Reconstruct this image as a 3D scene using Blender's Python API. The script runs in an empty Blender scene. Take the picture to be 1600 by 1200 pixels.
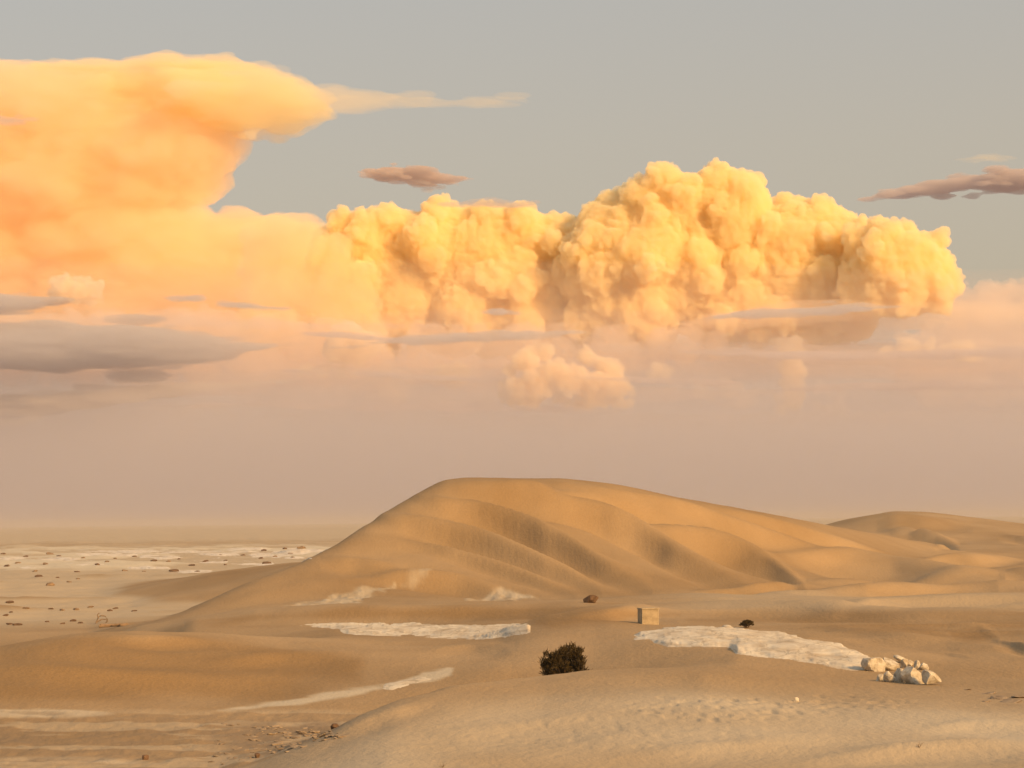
import bpy, bmesh, math, random
import numpy as np
from mathutils import Vector, Matrix, Euler
R = math.radians
random.seed(7); rng = np.random.default_rng(11)
scene = bpy.context.scene
col = scene.collection

# ------------------------------------------------------------------ camera
F = 3608.0                 # focal length in photograph pixels (1600 wide)
PITCH, ROLL, ZC = R(3.38), R(-0.64), 12.0
cp, sp = math.cos(PITCH), math.sin(PITCH)
cr, sr = math.cos(ROLL), math.sin(ROLL)
AX_R0, AX_U0, AX_W = np.array([1, 0, 0.]), np.array([0, -sp, cp]), np.array([0, cp, sp])
AX_R = AX_R0 * cr + AX_U0 * sr
AX_U = -AX_R0 * sr + AX_U0 * cr
cam_d = bpy.data.cameras.new('camera'); cam = bpy.data.objects.new('camera', cam_d); col.objects.link(cam)
m = Matrix.Identity(4)
for i in range(3):
    m[i][0], m[i][1], m[i][2] = AX_R[i], AX_U[i], -AX_W[i]
m[0][3], m[1][3], m[2][3] = 0, 0, ZC
cam.matrix_world = m
cam_d.sensor_fit = 'HORIZONTAL'; cam_d.sensor_width = 36.0; cam_d.lens = 36.0 * F / 1600.0
cam_d.clip_start = 0.5; cam_d.clip_end = 200000.0
scene.camera = cam

# ------------------------------------------------------------------ sky, sun, exposure
SUN_EL, SUN_AZ = R(24.0), R(46.0)      # behind the camera, to its right (azimuth measured from straight behind)
sun_dir = Vector((math.sin(SUN_AZ) * math.cos(SUN_EL), -math.cos(SUN_AZ) * math.cos(SUN_EL), math.sin(SUN_EL)))
world = bpy.data.worlds.new('World'); scene.world = world; world.use_nodes = True
wn, wl = world.node_tree.nodes, world.node_tree.links
wn.clear()
w_out = wn.new('ShaderNodeOutputWorld'); w_bg = wn.new('ShaderNodeBackground')
w_sky = wn.new('ShaderNodeTexSky'); w_sky.sky_type = 'NISHITA'; w_sky.sun_disc = False
w_sky.sun_elevation = SUN_EL; w_sky.sun_rotation = math.atan2(sun_dir.x, sun_dir.y)
w_sky.altitude = 200; w_sky.air_density = 1.0; w_sky.dust_density = 4.0; w_sky.ozone_density = 1.0
# dusty evening air: the blue of the clear sky is muted towards beige
w_mix = wn.new('ShaderNodeMix'); w_mix.data_type = 'RGBA'; w_mix.blend_type = 'MIX'
w_mix.inputs['Factor'].default_value = 0.78
w_geo = wn.new('ShaderNodeTexCoord'); w_sep = wn.new('ShaderNodeSeparateXYZ'); w_ramp = wn.new('ShaderNodeValToRGB')
wl.new(w_geo.outputs['Generated'], w_sep.inputs[0]); wl.new(w_sep.outputs['Z'], w_ramp.inputs[0])
cr_ = w_ramp.color_ramp
def sky_stops(*st):
    while len(cr_.elements) > 1: cr_.elements.remove(cr_.elements[-1])
    for i, (p, c) in enumerate(st):
        e = cr_.elements[0] if i == 0 else cr_.elements.new(p)
        e.position = p; e.color = (*c, 1)
SKYK = 7.1
sky_stops((0.0, (.560, .400, .318)), (0.05, (.545, .400, .312)), (0.10, (.545, .440, .300)), (0.16, (.54, .455, .335)),
          (0.24, (.505, .465, .395)), (1.0, (.44, .43, .42)))
w_vm = wn.new('ShaderNodeVectorMath'); w_vm.operation = 'SCALE'; w_vm.inputs['Scale'].default_value = SKYK
wl.new(w_ramp.outputs['Color'], w_vm.inputs[0])
wl.new(w_sky.outputs['Color'], w_mix.inputs['A']); wl.new(w_vm.outputs['Vector'], w_mix.inputs['B'])
wl.new(w_mix.outputs['Result'], w_bg.inputs['Color']); w_bg.inputs['Strength'].default_value = 0.13
wl.new(w_bg.outputs[0], w_out.inputs['Surface'])

sun_d = bpy.data.lights.new('sun', 'SUN'); sun_o = bpy.data.objects.new('sun', sun_d); col.objects.link(sun_o)
sun_d.energy = 5.0; sun_d.angle = R(9.0); sun_d.color = (1.0, 0.57, 0.21)
sun_o.rotation_euler = sun_dir.to_track_quat('Z', 'Y').to_euler()

vs = scene.view_settings
vs.view_transform = 'Standard'; vs.look = 'None'; vs.exposure = 0.15; vs.gamma = 1.0; vs.use_curve_mapping = False
cy = scene.cycles
cy.use_denoising = True; cy.max_bounces = 24; cy.diffuse_bounces = 3; cy.volume_bounces = 24; cy.transparent_max_bounces = 12
cy.use_adaptive_sampling = True; cy.adaptive_threshold = 0.02

# ------------------------------------------------------------------ helpers
def pix_dir(px, py):
    px = np.asarray(px, float); py = np.asarray(py, float)
    return AX_W * F + AX_R * (px - 800)[..., None] + AX_U * (600 - py)[..., None]
def pix_as(px, py):
    v = pix_dir(px, py); return np.arctan2(v[..., 0], v[..., 1]), v[..., 2] / np.hypot(v[..., 0], v[..., 1])
def place(px, py, d):
    """the point d metres away (over ground) along the line of sight of a photograph pixel"""
    a, s = pix_as(px, py); return Vector((float(d * np.sin(a)), float(d * np.cos(a)), float(ZC + s * d)))
def project(x, y, z):
    p = np.stack([x, y, z - ZC], -1); w = p @ AX_W
    w = np.where(w < 1e-3, 1e-3, w)
    return 800 + F * (p @ AX_R) / w, 600 - F * (p @ AX_U) / w
def smooth(a, b, x):
    t = np.clip((x - a) / (b - a), 0, 1); return t * t * (3 - 2 * t)
def hash2(i, j, seed):
    n = (i.astype(np.int64) * 374761393 + j.astype(np.int64) * 668265263 + seed * 974711) & 0x7fffffff
    n = ((n ^ (n >> 13)) * 1274126177) & 0x7fffffff
    return ((n ^ (n >> 16)) & 0xffff) / 65535.0
def noise2(x, y, seed=0):
    xi, yi = np.floor(x), np.floor(y); fx, fy = x - xi, y - yi
    fx = fx * fx * fx * (fx * (fx * 6 - 15) + 10); fy = fy * fy * fy * (fy * (fy * 6 - 15) + 10)
    a, b, c, d = hash2(xi, yi, seed), hash2(xi + 1, yi, seed), hash2(xi, yi + 1, seed), hash2(xi + 1, yi + 1, seed)
    return (a + (b - a) * fx + (c - a) * fy + (a - b - c + d) * fx * fy) * 2 - 1
def fbm2(x, y, seed=0, n=4, g=0.5):
    t = np.zeros(np.broadcast(x, y).shape); A = 1.0
    for k in range(n):
        t += A * noise2(x, y, seed + 17 * k); x = x * 2.03 + 3.1; y = y * 2.03 - 1.7; A *= g
    return t
def inside_dist(px, py, poly):
    px, py = np.asarray(px, float), np.asarray(py, float)
    e = np.full(px.shape, 1e9); ins = np.zeros(px.shape, bool); n = len(poly)
    for i in range(n):
        (x0, y0), (x1, y1) = poly[i], poly[(i + 1) % n]
        ux, uy = x1 - x0, y1 - y0; L2 = ux * ux + uy * uy + 1e-9
        t = np.clip(((px - x0) * ux + (py - y0) * uy) / L2, 0, 1)
        e = np.minimum(e, np.hypot(px - x0 - t * ux, py - y0 - t * uy))
        ins ^= ((y0 > py) != (y1 > py)) & (px < (x1 - x0) * (py - y0) / (y1 - y0 + 1e-12) + x0)
    return np.where(ins, e, -e)
def mesh_from(name, verts, faces, smooth_shade=True):
    me = bpy.data.meshes.new(name)
    verts = np.asarray(verts, np.float32); faces = np.asarray(faces, np.int32)
    k = faces.shape[1]
    me.vertices.add(len(verts)); me.vertices.foreach_set('co', verts.ravel())
    me.loops.add(faces.size); me.loops.foreach_set('vertex_index', faces.ravel())
    me.polygons.add(len(faces)); me.polygons.foreach_set('loop_start', np.arange(0, faces.size, k, dtype=np.int32))
    me.update(calc_edges=True)
    me.polygons.foreach_set('use_smooth', np.full(len(faces), smooth_shade)); me.update()
    return me
def link(name, me, material=None, parent=None):
    o = bpy.data.objects.new(name, me); col.objects.link(o)
    if material and me is not None and not me.materials: me.materials.append(material)
    if parent: o.parent = parent
    return o
def tag(o, label=None, cat=None, group=None, kind=None):
    for k, v in (('label', label), ('category', cat), ('group', group), ('kind', kind)):
        if v: o[k] = v
    return o
def mat(name):
    mt = bpy.data.materials.new(name); mt.use_nodes = True
    n, l = mt.node_tree.nodes, mt.node_tree.links; n.clear()
    out = n.new('ShaderNodeOutputMaterial')
    return mt, n, l, out
def node(n, t, **kw):
    x = n.new(t)
    for k, v in kw.items():
        if k.startswith('_'): setattr(x, k[1:], v)
        else: x.inputs[k.replace('__', ' ')].default_value = v
    return x

# ------------------------------------------------------------------ terrain design: survey lines from near to far
# each point (column px, row py | ('z', height), distance d)
Z = lambda h: ('z', h)
lines = [
 [(-400, Z(6.0), 44), (0, Z(5.9), 44), (800, Z(6.4), 44), (1600, Z(6.5), 44), (2000, Z(6.5), 44)],
 # bottom of frame
 [(-400, Z(3.6), 68), (0, Z(3.5), 70), (200, 1262, 70), (395, 1226, 70), (600, 1200, 68), (900, 1200, 68), (1300, 1200, 68), (1600, 1196, 68), (2000, 1190, 68)],
 # foreground crest (hides the stony flat on the left, runs on under the bush)
 [(-400, Z(3.1), 80), (0, 1232, 79), (200, 1224, 79), (330, 1216, 79), (395, 1200, 80), (450, 1178, 81), (520, 1150, 83), (560, 1125, 86), (620, 1099, 90), (700, 1080, 96),
  (780, 1068, 102), (845, 1058.5, 107), (915, 1047, 110), (1000, 1045, 110), (1100, 1052, 106), (1200, 1066, 104), (1300, 1076, 103), (1480, 1078, 103), (1600, 1092, 98), (2000, 1100, 98)],
 # hollow behind it
 [(-400, Z(3.0), 104), (0, Z(3.0), 102), (300, Z(2.9), 102), (450, Z(2.8), 102), (560, Z(2.8), 106), (640, Z(3.0), 110), (780, Z(3.35), 115), (850, Z(3.55), 119), (930, Z(3.95), 121), (1000, Z(4.2), 122),
  (1150, 1028, 120), (1300, 1043, 119), (1400, 1062, 113), (1480, 1066, 110), (1600, 1066, 110), (2000, 1070, 110)],
 # foot of the left dune / pale strip
 [(-400, 1108, 112), (0, 1107, 112), (150, 1108, 112), (350, 1106, 113), (450, 1096, 116), (560, 1078, 120), (660, 1056, 125), (760, 1040, 128), (850, 1020, 134), (930, 1008, 138), (1000, 1000, 138),
  (1100, 1002, 134), (1250, 1012, 130), (1400, 1020, 128), (1480, 1030, 126), (1600, 1020, 128), (2000, 1020, 128)],
 # crest of left dune, knoll with the tank, right swell
 [(-400, 1022, 131), (0, 1012, 132), (60, 1000, 133), (120, 990, 136), (200, 987, 140), (300, 990, 145), (450, 999, 150), (600, 1004, 152), (740, 1003, 154), (780, 992, 159), (822, 971, 166),
  (860, 961, 169), (900, 954, 172), (950, 953, 174), (1000, 958, 176), (1050, 962, 178), (1150, 962, 177), (1300, 960, 175), (1450, 962, 172), (1600, 968, 170), (2000, 970, 170)],
 # behind it
 [(-400, Z(.5), 186), (0, Z(.5), 188), (120, Z(.6), 190), (200, Z(1.1), 188), (300, Z(2.0), 180), (450, Z(3.0), 178), (520, 992, 176), (600, 991, 177), (700, 992, 176), (780, Z(3.5), 178), (822, Z(3.6), 182),
  (900, Z(4.5), 190), (1000, Z(4.75), 192), (1150, Z(4.7), 192), (1300, Z(4.55), 192), (1450, Z(4.4), 190), (1600, Z(4.1), 188), (2000, Z(4), 188)],
 # foot of small brown ridge
 [(-400, Z(.4), 205), (0, Z(.4), 206), (150, Z(.5), 206), (220, Z(1.3), 204), (300, 975, 204), (450, 971, 200), (600, 968, 198), (750, 968, 196), (822, Z(3.85), 196), (900, Z(4.5), 198), (1000, Z(4.7), 199),
  (1300, 947, 204), (1450, 950, 203), (1600, 952, 202), (2000, 952, 202)],
 # its crest
 [(-400, Z(.35), 226), (0, Z(.35), 226), (140, Z(.5), 226), (215, 977, 224), (300, 966, 222), (400, 955, 219), (520, 948, 215), (700, 945, 213), (800, 942, 211), (900, 939, 210), (960, 942, 209), (1050, 944, 210),
  (1200, 945, 213), (1310, 942, 216), (1400, 937, 216), (1600, 933, 215), (2000, 930, 215)],
 [(-400, Z(.33), 236), (0, Z(.33), 236), (140, Z(.45), 236), (215, 978, 231), (300, 968, 230), (400, 956.5, 229), (520, 949, 228), (700, 945.5, 228), (800, 942.5, 228), (900, 938, 227), (1050, 940, 228), (1200, 936, 232), (1310, 936, 236), (1400, 939, 238), (1600, 936, 240), (2000, 933, 240)],
 # foot of the great dune
 [(-400, Z(.3), 262), (0, Z(.3), 262), (140, Z(.45), 252), (215, 977, 238), (300, 958, 240), (400, 945, 244), (520, 938, 248), (600, 935, 251), (720, 937, 252), (850, 937, 251), (940, 935, 250), (1050, 932, 254),
  (1180, 925, 266), (1250, 920, 275), (1300, 917, 283), (1450, 910, 296), (1600, 905, 305), (2000, 900, 305)],
 # half way up its face
 [(-400, Z(.3), 280), (0, Z(.3), 280), (140, Z(.4), 262), (215, 975.5, 243), (300, 953, 245), (400, 925, 253), (470, 908, 260), (560, 888, 270), (640, 868, 278), (720, 850, 283), (850, 850, 285), (960, 857, 290), (1050, 862, 297),
  (1180, 872, 313), (1300, 880, 335), (1400, 884, 355), (1500, 884, 365), (1600, 885, 372), (2000, 884, 372)],
 # its crest
 [(-400, Z(.3), 310), (0, Z(.3), 310), (140, Z(.35), 275), (215, 974.5, 249), (250, 968, 249), (300, 950, 251), (400, 905, 264), (470, 880, 275), (520, 855, 285), (560, 828, 293), (600, 804, 300), (640, 779, 306),
  (670, 762, 310), (690, 753, 312), (720, 748, 315), (760, 746.5, 318), (850, 748, 324), (880, 748.5, 326), (960, 757, 334), (1050, 775, 345), (1150, 793, 360), (1250, 812, 380), (1330, 827, 400), (1400, 842, 420),
  (1450, 853, 435), (1500, 861, 448), (1600, 868, 460), (2000, 870, 460)],
 # its lee
 [(-400, Z(.3), 340), (0, Z(.3), 335), (150, Z(.3), 300), (215, Z(.4), 300), (300, Z(.4), 320), (400, Z(.8), 325), (520, Z(3), 330), (700, Z(6), 350), (900, Z(6), 365), (1200, Z(5), 420), (1400, Z(3.5), 480), (1500, 864, 480), (1600, 866, 485), (2000, 868, 485)],
 # dark slip face left of it
 [(-400, Z(.3), 360), (0, Z(.3), 360), (150, Z(.3), 352), (200, 941, 352), (300, 921, 352), (400, 898, 352), (470, 882, 352), (560, Z(5), 360), (700, Z(4), 380), (1200, Z(2.5), 460), (1450, Z(3.6), 510), (1500, 859, 515), (1600, 858, 520), (2000, 858, 520)],
 [(-400, Z(.3), 385), (0, Z(.3), 385), (150, Z(.3), 375), (240, 915, 380), (330, 896, 380), (470, 878.5, 380), (560, Z(5), 400), (700, Z(3), 430), (1200, Z(2), 500), (1300, Z(3), 540), (1400, 851, 550), (1500, 851, 560), (1600, 848, 570), (2000, 848, 570)],
 # right far dune crest
 [(-400, Z(.2), 520), (0, Z(.2), 520), (240, Z(.3), 520), (400, Z(.5), 520), (600, Z(.4), 560), (1100, Z(.5), 640), (1200, Z(4), 650), (1290, 819, 660), (1350, 806.5, 670), (1395, 799, 680), (1440, 799.5, 680), (1520, 808, 680), (1600, 818, 680), (1750, 832, 680), (2000, 840, 690)],
 [(-400, Z(.1), 760), (0, Z(.1), 760), (600, Z(.2), 760), (1200, Z(.5), 860), (1400, Z(2), 860), (1600, Z(1), 860), (2000, Z(0), 860)],
 [(-400, Z(0), 1500), (2000, Z(0), 1500)],
 [(-400, Z(0), 21000), (2000, Z(0), 21000)],
]
# columns: fine in view, coarse round the back; rows: fine where they are seen
A_HALF = R(15.5)
n_fine = 1150
az = np.concatenate([np.linspace(-math.pi, -A_HALF, 120)[:-1], np.linspace(-A_HALF, A_HALF, n_fine), np.linspace(A_HALF, math.pi, 120)[1:]])
dist = np.concatenate([np.linspace(0.6, 44, 26)[:-1], np.geomspace(44, 64, 14)[:-1], np.geomspace(64, 140, 190)[:-1], np.geomspace(140, 470, 340)[:-1], np.geomspace(470, 1600, 110)[:-1], np.geomspace(1600, 21000, 40)])
K = len(lines)
KD = np.zeros((len(az), K + 2)); KZ = np.zeros((len(az), K + 2))
KD[:, 0], KZ[:, 0] = 0.5, 10.45
KD[:, 1], KZ[:, 1] = 18.0, 9.0
for k, ln in enumerate(lines):
    aa, dd, zz = [], [], []
    for (px, q, d) in ln:
        a, s = pix_as(px, 820.0 if isinstance(q, tuple) else q)
        aa.append(float(a)); dd.append(math.log(d)); zz.append(q[1] if isinstance(q, tuple) else ZC + float(s) * d)
    # smooth resampling of each line so that crests are curves, not polylines
    A_ = np.linspace(R(-24), R(24), 2400)
    D_, Z_ = np.interp(A_, aa, dd), np.interp(A_, aa, zz)
    ker = np.hanning(31); ker /= ker.sum()
    D_ = np.convolve(np.pad(D_, 15, 'edge'), ker, 'valid'); Z_ = np.convolve(np.pad(Z_, 15, 'edge'), ker, 'valid')
    KD[:, k + 2] = np.exp(np.interp(az, A_, D_)); KZ[:, k + 2] = np.interp(az, A_, Z_)
# round the back the lines run together into gentle sand
back = smooth(R(25), R(80), np.abs(az))
for k in range(2, K + 2):
    KD[:, k] = KD[:, k] * (1 - back) + KD[:, k].mean() * back; KZ[:, k] = KZ[:, k] * (1 - back) + np.median(KZ[:, k]) * back
for k in range(1, K + 2):
    KD[:, k] = np.maximum(KD[:, k], KD[:, k - 1] * 1.012)
def pchip_cols(X, Y, xq):
    h = np.diff(X, axis=1); dl = np.diff(Y, axis=1) / h
    w1 = 2 * h[:, 1:] + h[:, :-1]; w2 = h[:, 1:] + 2 * h[:, :-1]
    same = dl[:, 1:] * dl[:, :-1] > 0
    with np.errstate(all='ignore'):
        mm = np.where(same, (w1 + w2) / (w1 / dl[:, :-1] + w2 / dl[:, 1:]), 0)
    M = np.concatenate([dl[:, :1], mm, dl[:, -1:]], 1)
    out = np.empty((X.shape[0], len(xq)))
    for i in range(X.shape[0]):
        j = np.clip(np.searchsorted(X[i], xq) - 1, 0, X.shape[1] - 2)
        t = (xq - X[i, j]) / h[i, j]; t2, t3 = t * t, t * t * t
        out[i] = Y[i, j] * (2 * t3 - 3 * t2 + 1) + h[i, j] * M[i, j] * (t3 - 2 * t2 + t) + Y[i, j + 1] * (3 * t2 - 2 * t3) + h[i, j] * M[i, j + 1] * (t3 - t2)
    return out
LD = np.log(dist)
TZ = pchip_cols(np.log(KD), KZ, LD)
AZ, DD = np.meshgrid(az, dist, indexing='ij')
TX, TY = DD * np.sin(AZ), DD * np.cos(AZ)
PX, PY = project(TX, TY, TZ)
infront = np.cos(AZ) > 0.2
# long wind undulations: along each line the sand tilts back from the camera (t counted downwards in the photograph)
def polydist(px, py, pts):
    best = np.full(px.shape, 1e9); sgn = np.zeros(px.shape); frac = np.zeros(px.shape)
    for i in range(len(pts) - 1):
        (x0, y0), (x1, y1) = pts[i], pts[i + 1]
        ux, uy = x1 - x0, y1 - y0; L2 = ux * ux + uy * uy
        t = np.clip(((px - x0) * ux + (py - y0) * uy) / L2, 0, 1)
        ex, ey = px - (x0 + t * ux), py - (y0 + t * uy); e = np.hypot(ex, ey)
        k = e < best
        best = np.where(k, e, best); sgn = np.where(k, np.sign(ux * ey - uy * ex), sgn); frac = np.where(k, (i + t) / (len(pts) - 1), frac)
    return best, sgn, frac
def band(pts, amp, w, d0, d1):
    """dark where the sand falls towards the viewer along the line"""
    xs = np.array([p[0] for p in pts], float); ys = np.array([p[1] for p in pts], float); L = xs[-1] - xs[0]
    gx = np.linspace(xs[0] - L, xs[-1] + L, 600); gy = np.interp(gx, xs, ys)
    k0, k1 = (ys[1] - ys[0]) / (xs[1] - xs[0]), (ys[-1] - ys[-2]) / (xs[-1] - xs[-2])
    gy = np.where(gx < xs[0], ys[0] + k0 * (gx - xs[0]), np.where(gx > xs[-1], ys[-1] + k1 * (gx - xs[-1]), gy))
    ker = np.hanning(61); ker /= ker.sum(); gy = np.convolve(np.pad(gy, 30, 'edge'), ker, 'valid')
    sel = (PX > xs[0]) & (PX < xs[-1]) & (PY > ys.min() - 7 * w) & (PY < ys.max() + 7 * w) & (DD > d0) & (DD < d1) & infront
    ii = np.nonzero(sel)
    if not len(ii[0]): return
    f = (PX[ii] - xs[0]) / L
    wob = 1 + .15 * noise2(PX[ii] / 90, PY[ii] / 40, int(xs[0]) % 97)
    t = (PY[ii] - np.interp(PX[ii], gx, gy)) / (w * wob)
    t = np.where(t < 0, t * 1.5, t)          # sharper on the crest side, soft below
    rng_d = smooth(d0, d0 * 1.03, DD[ii]) * smooth(d1, d1 * .95, DD[ii])
    TZ[ii] -= amp * min(1.0, L / 220) * t * np.exp(0.5 - t * t / 2) * np.sin(math.pi * f) ** 1.15 * rng_d
GD = (236, 470)
bands = [
 ([(680, 765), (780, 772), (880, 790), (960, 818), (1040, 862), (1120, 900), (1190, 922)], .30, 10),
 ([(640, 786), (737, 799), (800, 822), (870, 853), (940, 886), (1020, 918)], .28, 10),
 ([(570, 812), (660, 824), (740, 845), (850, 880), (940, 916)], .22, 9),
 ([(840, 757), (987, 787), (1075, 806), (1175, 834), (1260, 858), (1360, 886)], .24, 8),
 ([(1010, 818), (1110, 850), (1194, 880), (1260, 916)], .30, 8),
 ([(1060, 785), (1231, 829), (1340, 860), (1440, 886)], .17, 6),
 ([(1190, 856), (1300, 878), (1400, 893), (1560, 904)], .34, 8),
 ([(500, 876), (560, 886), (640, 897)], .16, 7),
 ([(760, 770), (900, 778), (1020, 800), (1140, 838), (1240, 880)], .12, 6),
 ([(620, 846), (720, 866), (820, 898), (900, 925)], .14, 7),
 ([(1180, 936), (1350, 926), (1500, 917), (1680, 913)], .16, 4),
 ([(1250, 912), (1400, 906), (1520, 900), (1680, 898)], .14, 4),
 ([(540, 902), (640, 905), (720, 912), (800, 930)], .14, 7),
 ([(1080, 926), (1180, 922), (1225, 918), (1300, 918)], .12, 3),
]
for p, a, w in bands: band(p, 6.2 * a, 1.1 * w, *GD)
for p, a, w in [([(1370, 826), (1420, 832), (1460, 842), (1500, 856)], .5, 6), ([(1380, 826), (1440, 826), (1500, 834)], .3, 3), ([(1300, 823), (1400, 815), (1520, 822)], .3, 6), ([(1560, 838), (1600, 845), (1660, 850)], .3, 4)]:
    band(p, 6 * a, w, 500, 720)
for p, a, w in [([(1430, 878), (1470, 878), (1520, 880), (1600, 879)], .25, 3), ([(1570, 898), (1640, 900)], .3, 4), ([(1460, 858), (1560, 856), (1640, 855)], .25, 2.5)]:
    band(p, 7 * a, w, 290, 520)
for p, a, w in [([(1300, 957), (1340, 950), (1400, 943), (1600, 938), (1700, 938)], .12, 5), ([(960, 952), (1030, 948), (1180, 952), (1400, 965), (1600, 966)], .10, 7),
                ([(300, 968), (420, 960), (560, 958), (720, 958), (850, 952)], .10, 7), ([(880, 962), (930, 960), (1000, 957), (1060, 965)], .08, 5)]:
    band(p, 5 * a, w, 160, 240)
for p, a, w in [([(-60, 1050), (60, 1050), (180, 1062), (330, 1072), (480, 1066)], .10, 14), ([(130, 995), (230, 1003), (330, 1008), (360, 1018)], .10, 6), ([(320, 1040), (430, 1032), (560, 1030)], .06, 10), ([(650, 1025), (740, 1012), (800, 1015)], .07, 7)]:
    band(p, 2.6 * a, w, 106, 170)
for p, a, w in [([(800, 1082), (930, 1064), (1060, 1060), (1200, 1070), (1320, 1080)], .07, 10), ([(1440, 1142), (1520, 1136), (1640, 1140)], .07, 6), ([(1250, 1190), (1400, 1176), (1660, 1166)], .10, 9), ([(480, 1170), (600, 1120), (700, 1095)], .06, 10),
                ([(640, 1160), (800, 1140), (1000, 1120)], .04, 14), ([(900, 1195), (1150, 1170), (1400, 1155)], .05, 12)]:
    band(p, 1.8 * a, w, 60, 112)
for p, a, w in [([(1480, 985), (1530, 985), (1560, 998)], .10, 7), ([(1550, 1006), (1600, 1018), (1660, 1030)], .13, 5), ([(1440, 1020), (1520, 1032)], .06, 3), ([(1260, 985), (1400, 1000), (1500, 1010)], .07, 7)]:
    band(p, 3 * a, w, 105, 180)
# soft irregularity of the sand
amp = 0.10 * smooth(60, 130, DD) + 0.03
TZ += np.where(DD < 900, 1, 0) * amp * fbm2(TX / 14, TY / 14, 5, 3) * smooth(20, 60, DD)
TZ += 0.018 * fbm2(TX / 1.6, TY / 4.5, 9, 3) * smooth(20, 50, DD) * (1 - smooth(250, 500, DD))
# low wind waves on the flats
def waves(lx, ly, seed, rot=0.0):
    u = TX * math.cos(rot) + TY * math.sin(rot); v = -TX * math.sin(rot) + TY * math.cos(rot)
    v = v + 2.5 * fbm2(u / 40, v / 25, seed + 1, 2)
    q = 1 - np.abs(noise2(u / lx, v / ly, seed)) * 1.6
    return np.maximum(q, 0) ** 1.6
right = smooth(880, 1080, PX) * infront
TZ += .42 * right * smooth(168, 190, DD) * smooth(275, 245, DD) * waves(34, 17, 111, .10)
TZ += .55 * smooth(1330, 1450, PX) * infront * smooth(290, 320, DD) * smooth(600, 520, DD) * waves(40, 26, 115, .05)
TZ += .16 * smooth(1180, 1330, PX) * infront * smooth(112, 122, DD) * smooth(175, 160, DD) * waves(16, 9, 117, .12)
TZ += .05 * smooth(62, 68, DD) * smooth(106, 98, DD) * infront * smooth(560, 700, PX) * waves(11, 5, 119, -.1)
# stony plain on the left: hummocks and ledges
plain = smooth(255, 330, DD) * (1 - smooth(1500, 3000, DD)) * smooth(0.9, .3, TZ)
hum = fbm2(TX / 38, TY / 26, 23, 4)
TZ += plain * (1.15 * np.maximum(hum, 0) ** 1.2 + 0.18 * fbm2(TX / 7, TY / 7, 31, 3))
far = smooth(1400, 4000, DD)
TZ += far * 2.2 * fbm2(TX / 900, TY / 420, 41, 4)
# trampled patch and scuffed feet of dunes
def region(px0, py0, rx, ry, d0, d1, soft=.4):
    q = ((PX - px0) / rx) ** 2 + ((PY - py0) / ry) ** 2
    return smooth(1, 1 - soft, q) * ((DD > d0) & (DD < d1) & infront)
tramp = np.maximum(region(1130, 1108, 190, 26, 70, 110, .7), .8 * region(1300, 1100, 160, 22, 70, 110, .8))
tramp = np.maximum(tramp, .35 * region(900, 1150, 400, 40, 60, 110, .9))
cell = noise2(TX / .32, TY / .75, 51); cell2 = noise2(TX / .5, TY / 1.1, 57)
TZ += tramp * (-.09 * np.maximum(cell - .12, 0) - .06 * np.maximum(cell2 - .2, 0) + .03 * np.maximum(-cell, 0))
onface = (DD > 236) & (DD < 300) & infront
def zone(poly, sel, soft=4.0, rag=4.0, sx=1.3, sy=4.0, seed=62):
    out_ = np.zeros(TZ.shape); xs = [q[0] for q in poly]; ys = [q[1] for q in poly]
    ii = np.nonzero(sel & (PX > min(xs) - 15) & (PX < max(xs) + 15) & (PY > min(ys) - 12) & (PY < max(ys) + 12))
    if len(ii[0]): out_[ii] = smooth(-soft, soft, inside_dist(PX[ii], PY[ii], poly) + rag * fbm2(TX[ii] / sx, TY[ii] / sy, seed, 3))
    return out_
scuff = np.maximum.reduce([zone([(438, 949), (500, 940), (545, 924), (580, 914), (618, 908), (600, 922), (550, 946), (480, 950)], onface),
                           zone([(730, 936), (765, 926), (782, 916), (800, 921), (815, 930), (845, 937)], onface, seed=64), .6 * zone([(625, 908), (660, 902), (690, 892), (668, 905), (640, 911)], onface, seed=66)])
TZ += scuff * .12 * fbm2(TX / 1.0, TY / 3, 61, 3)
behind = smooth(1.0, 4.0, DD - KD[:, 4][:, None])      # beyond the foreground crest
stony = smooth(1106, 1124, PY + 5 * fbm2(TX / 6, TY / 6, 70, 3)) * smooth(580, 540, PX) * np.where(PX < 330, 1, behind) * (DD > 70) * (DD < 118) * infront
TZ += stony * (.05 * fbm2(TX / .9, TY / 1.6, 71, 3) + .05 * np.maximum(noise2(TX / 6, TY / 1.3, 73), 0))
PX, PY = project(TX, TY, TZ)

def terrain_z(x, y):
    a = math.atan2(x, y); d = math.hypot(x, y)
    i = min(max(int(np.searchsorted(az, a)) - 1, 0), len(az) - 2); j = min(max(int(np.searchsorted(dist, d)) - 1, 0), len(dist) - 2)
    u = (a - az[i]) / (az[i + 1] - az[i]); v = (d - dist[j]) / (dist[j + 1] - dist[j])
    return (TZ[i, j] * (1 - u) + TZ[i + 1, j] * u) * (1 - v) + (TZ[i, j + 1] * (1 - u) + TZ[i + 1, j + 1] * u) * v
def ground_at(px, py, d0=60, d1=4000):
    """where the line of sight of a photograph pixel meets the sand"""
    a, s = pix_as(px, py); a, s = float(a), float(s)
    i = int(np.clip(np.searchsorted(az, a), 1, len(az) - 1))
    sl = (TZ[i] - ZC) / dist
    for j in range(len(dist)):
        if d0 < dist[j] < d1 and sl[j] >= s:
            d = dist[j]
            if j and sl[j] > sl[j - 1]: d = dist[j - 1] + (dist[j] - dist[j - 1]) * np.clip((s - sl[j - 1]) / (sl[j] - sl[j - 1]), 0, 1)
            x, y = d * math.sin(a), d * math.cos(a); return Vector((x, y, terrain_z(x, y)))
    d = d1; x, y = d * math.sin(a), d * math.cos(a); return Vector((x, y, terrain_z(x, y)))

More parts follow.
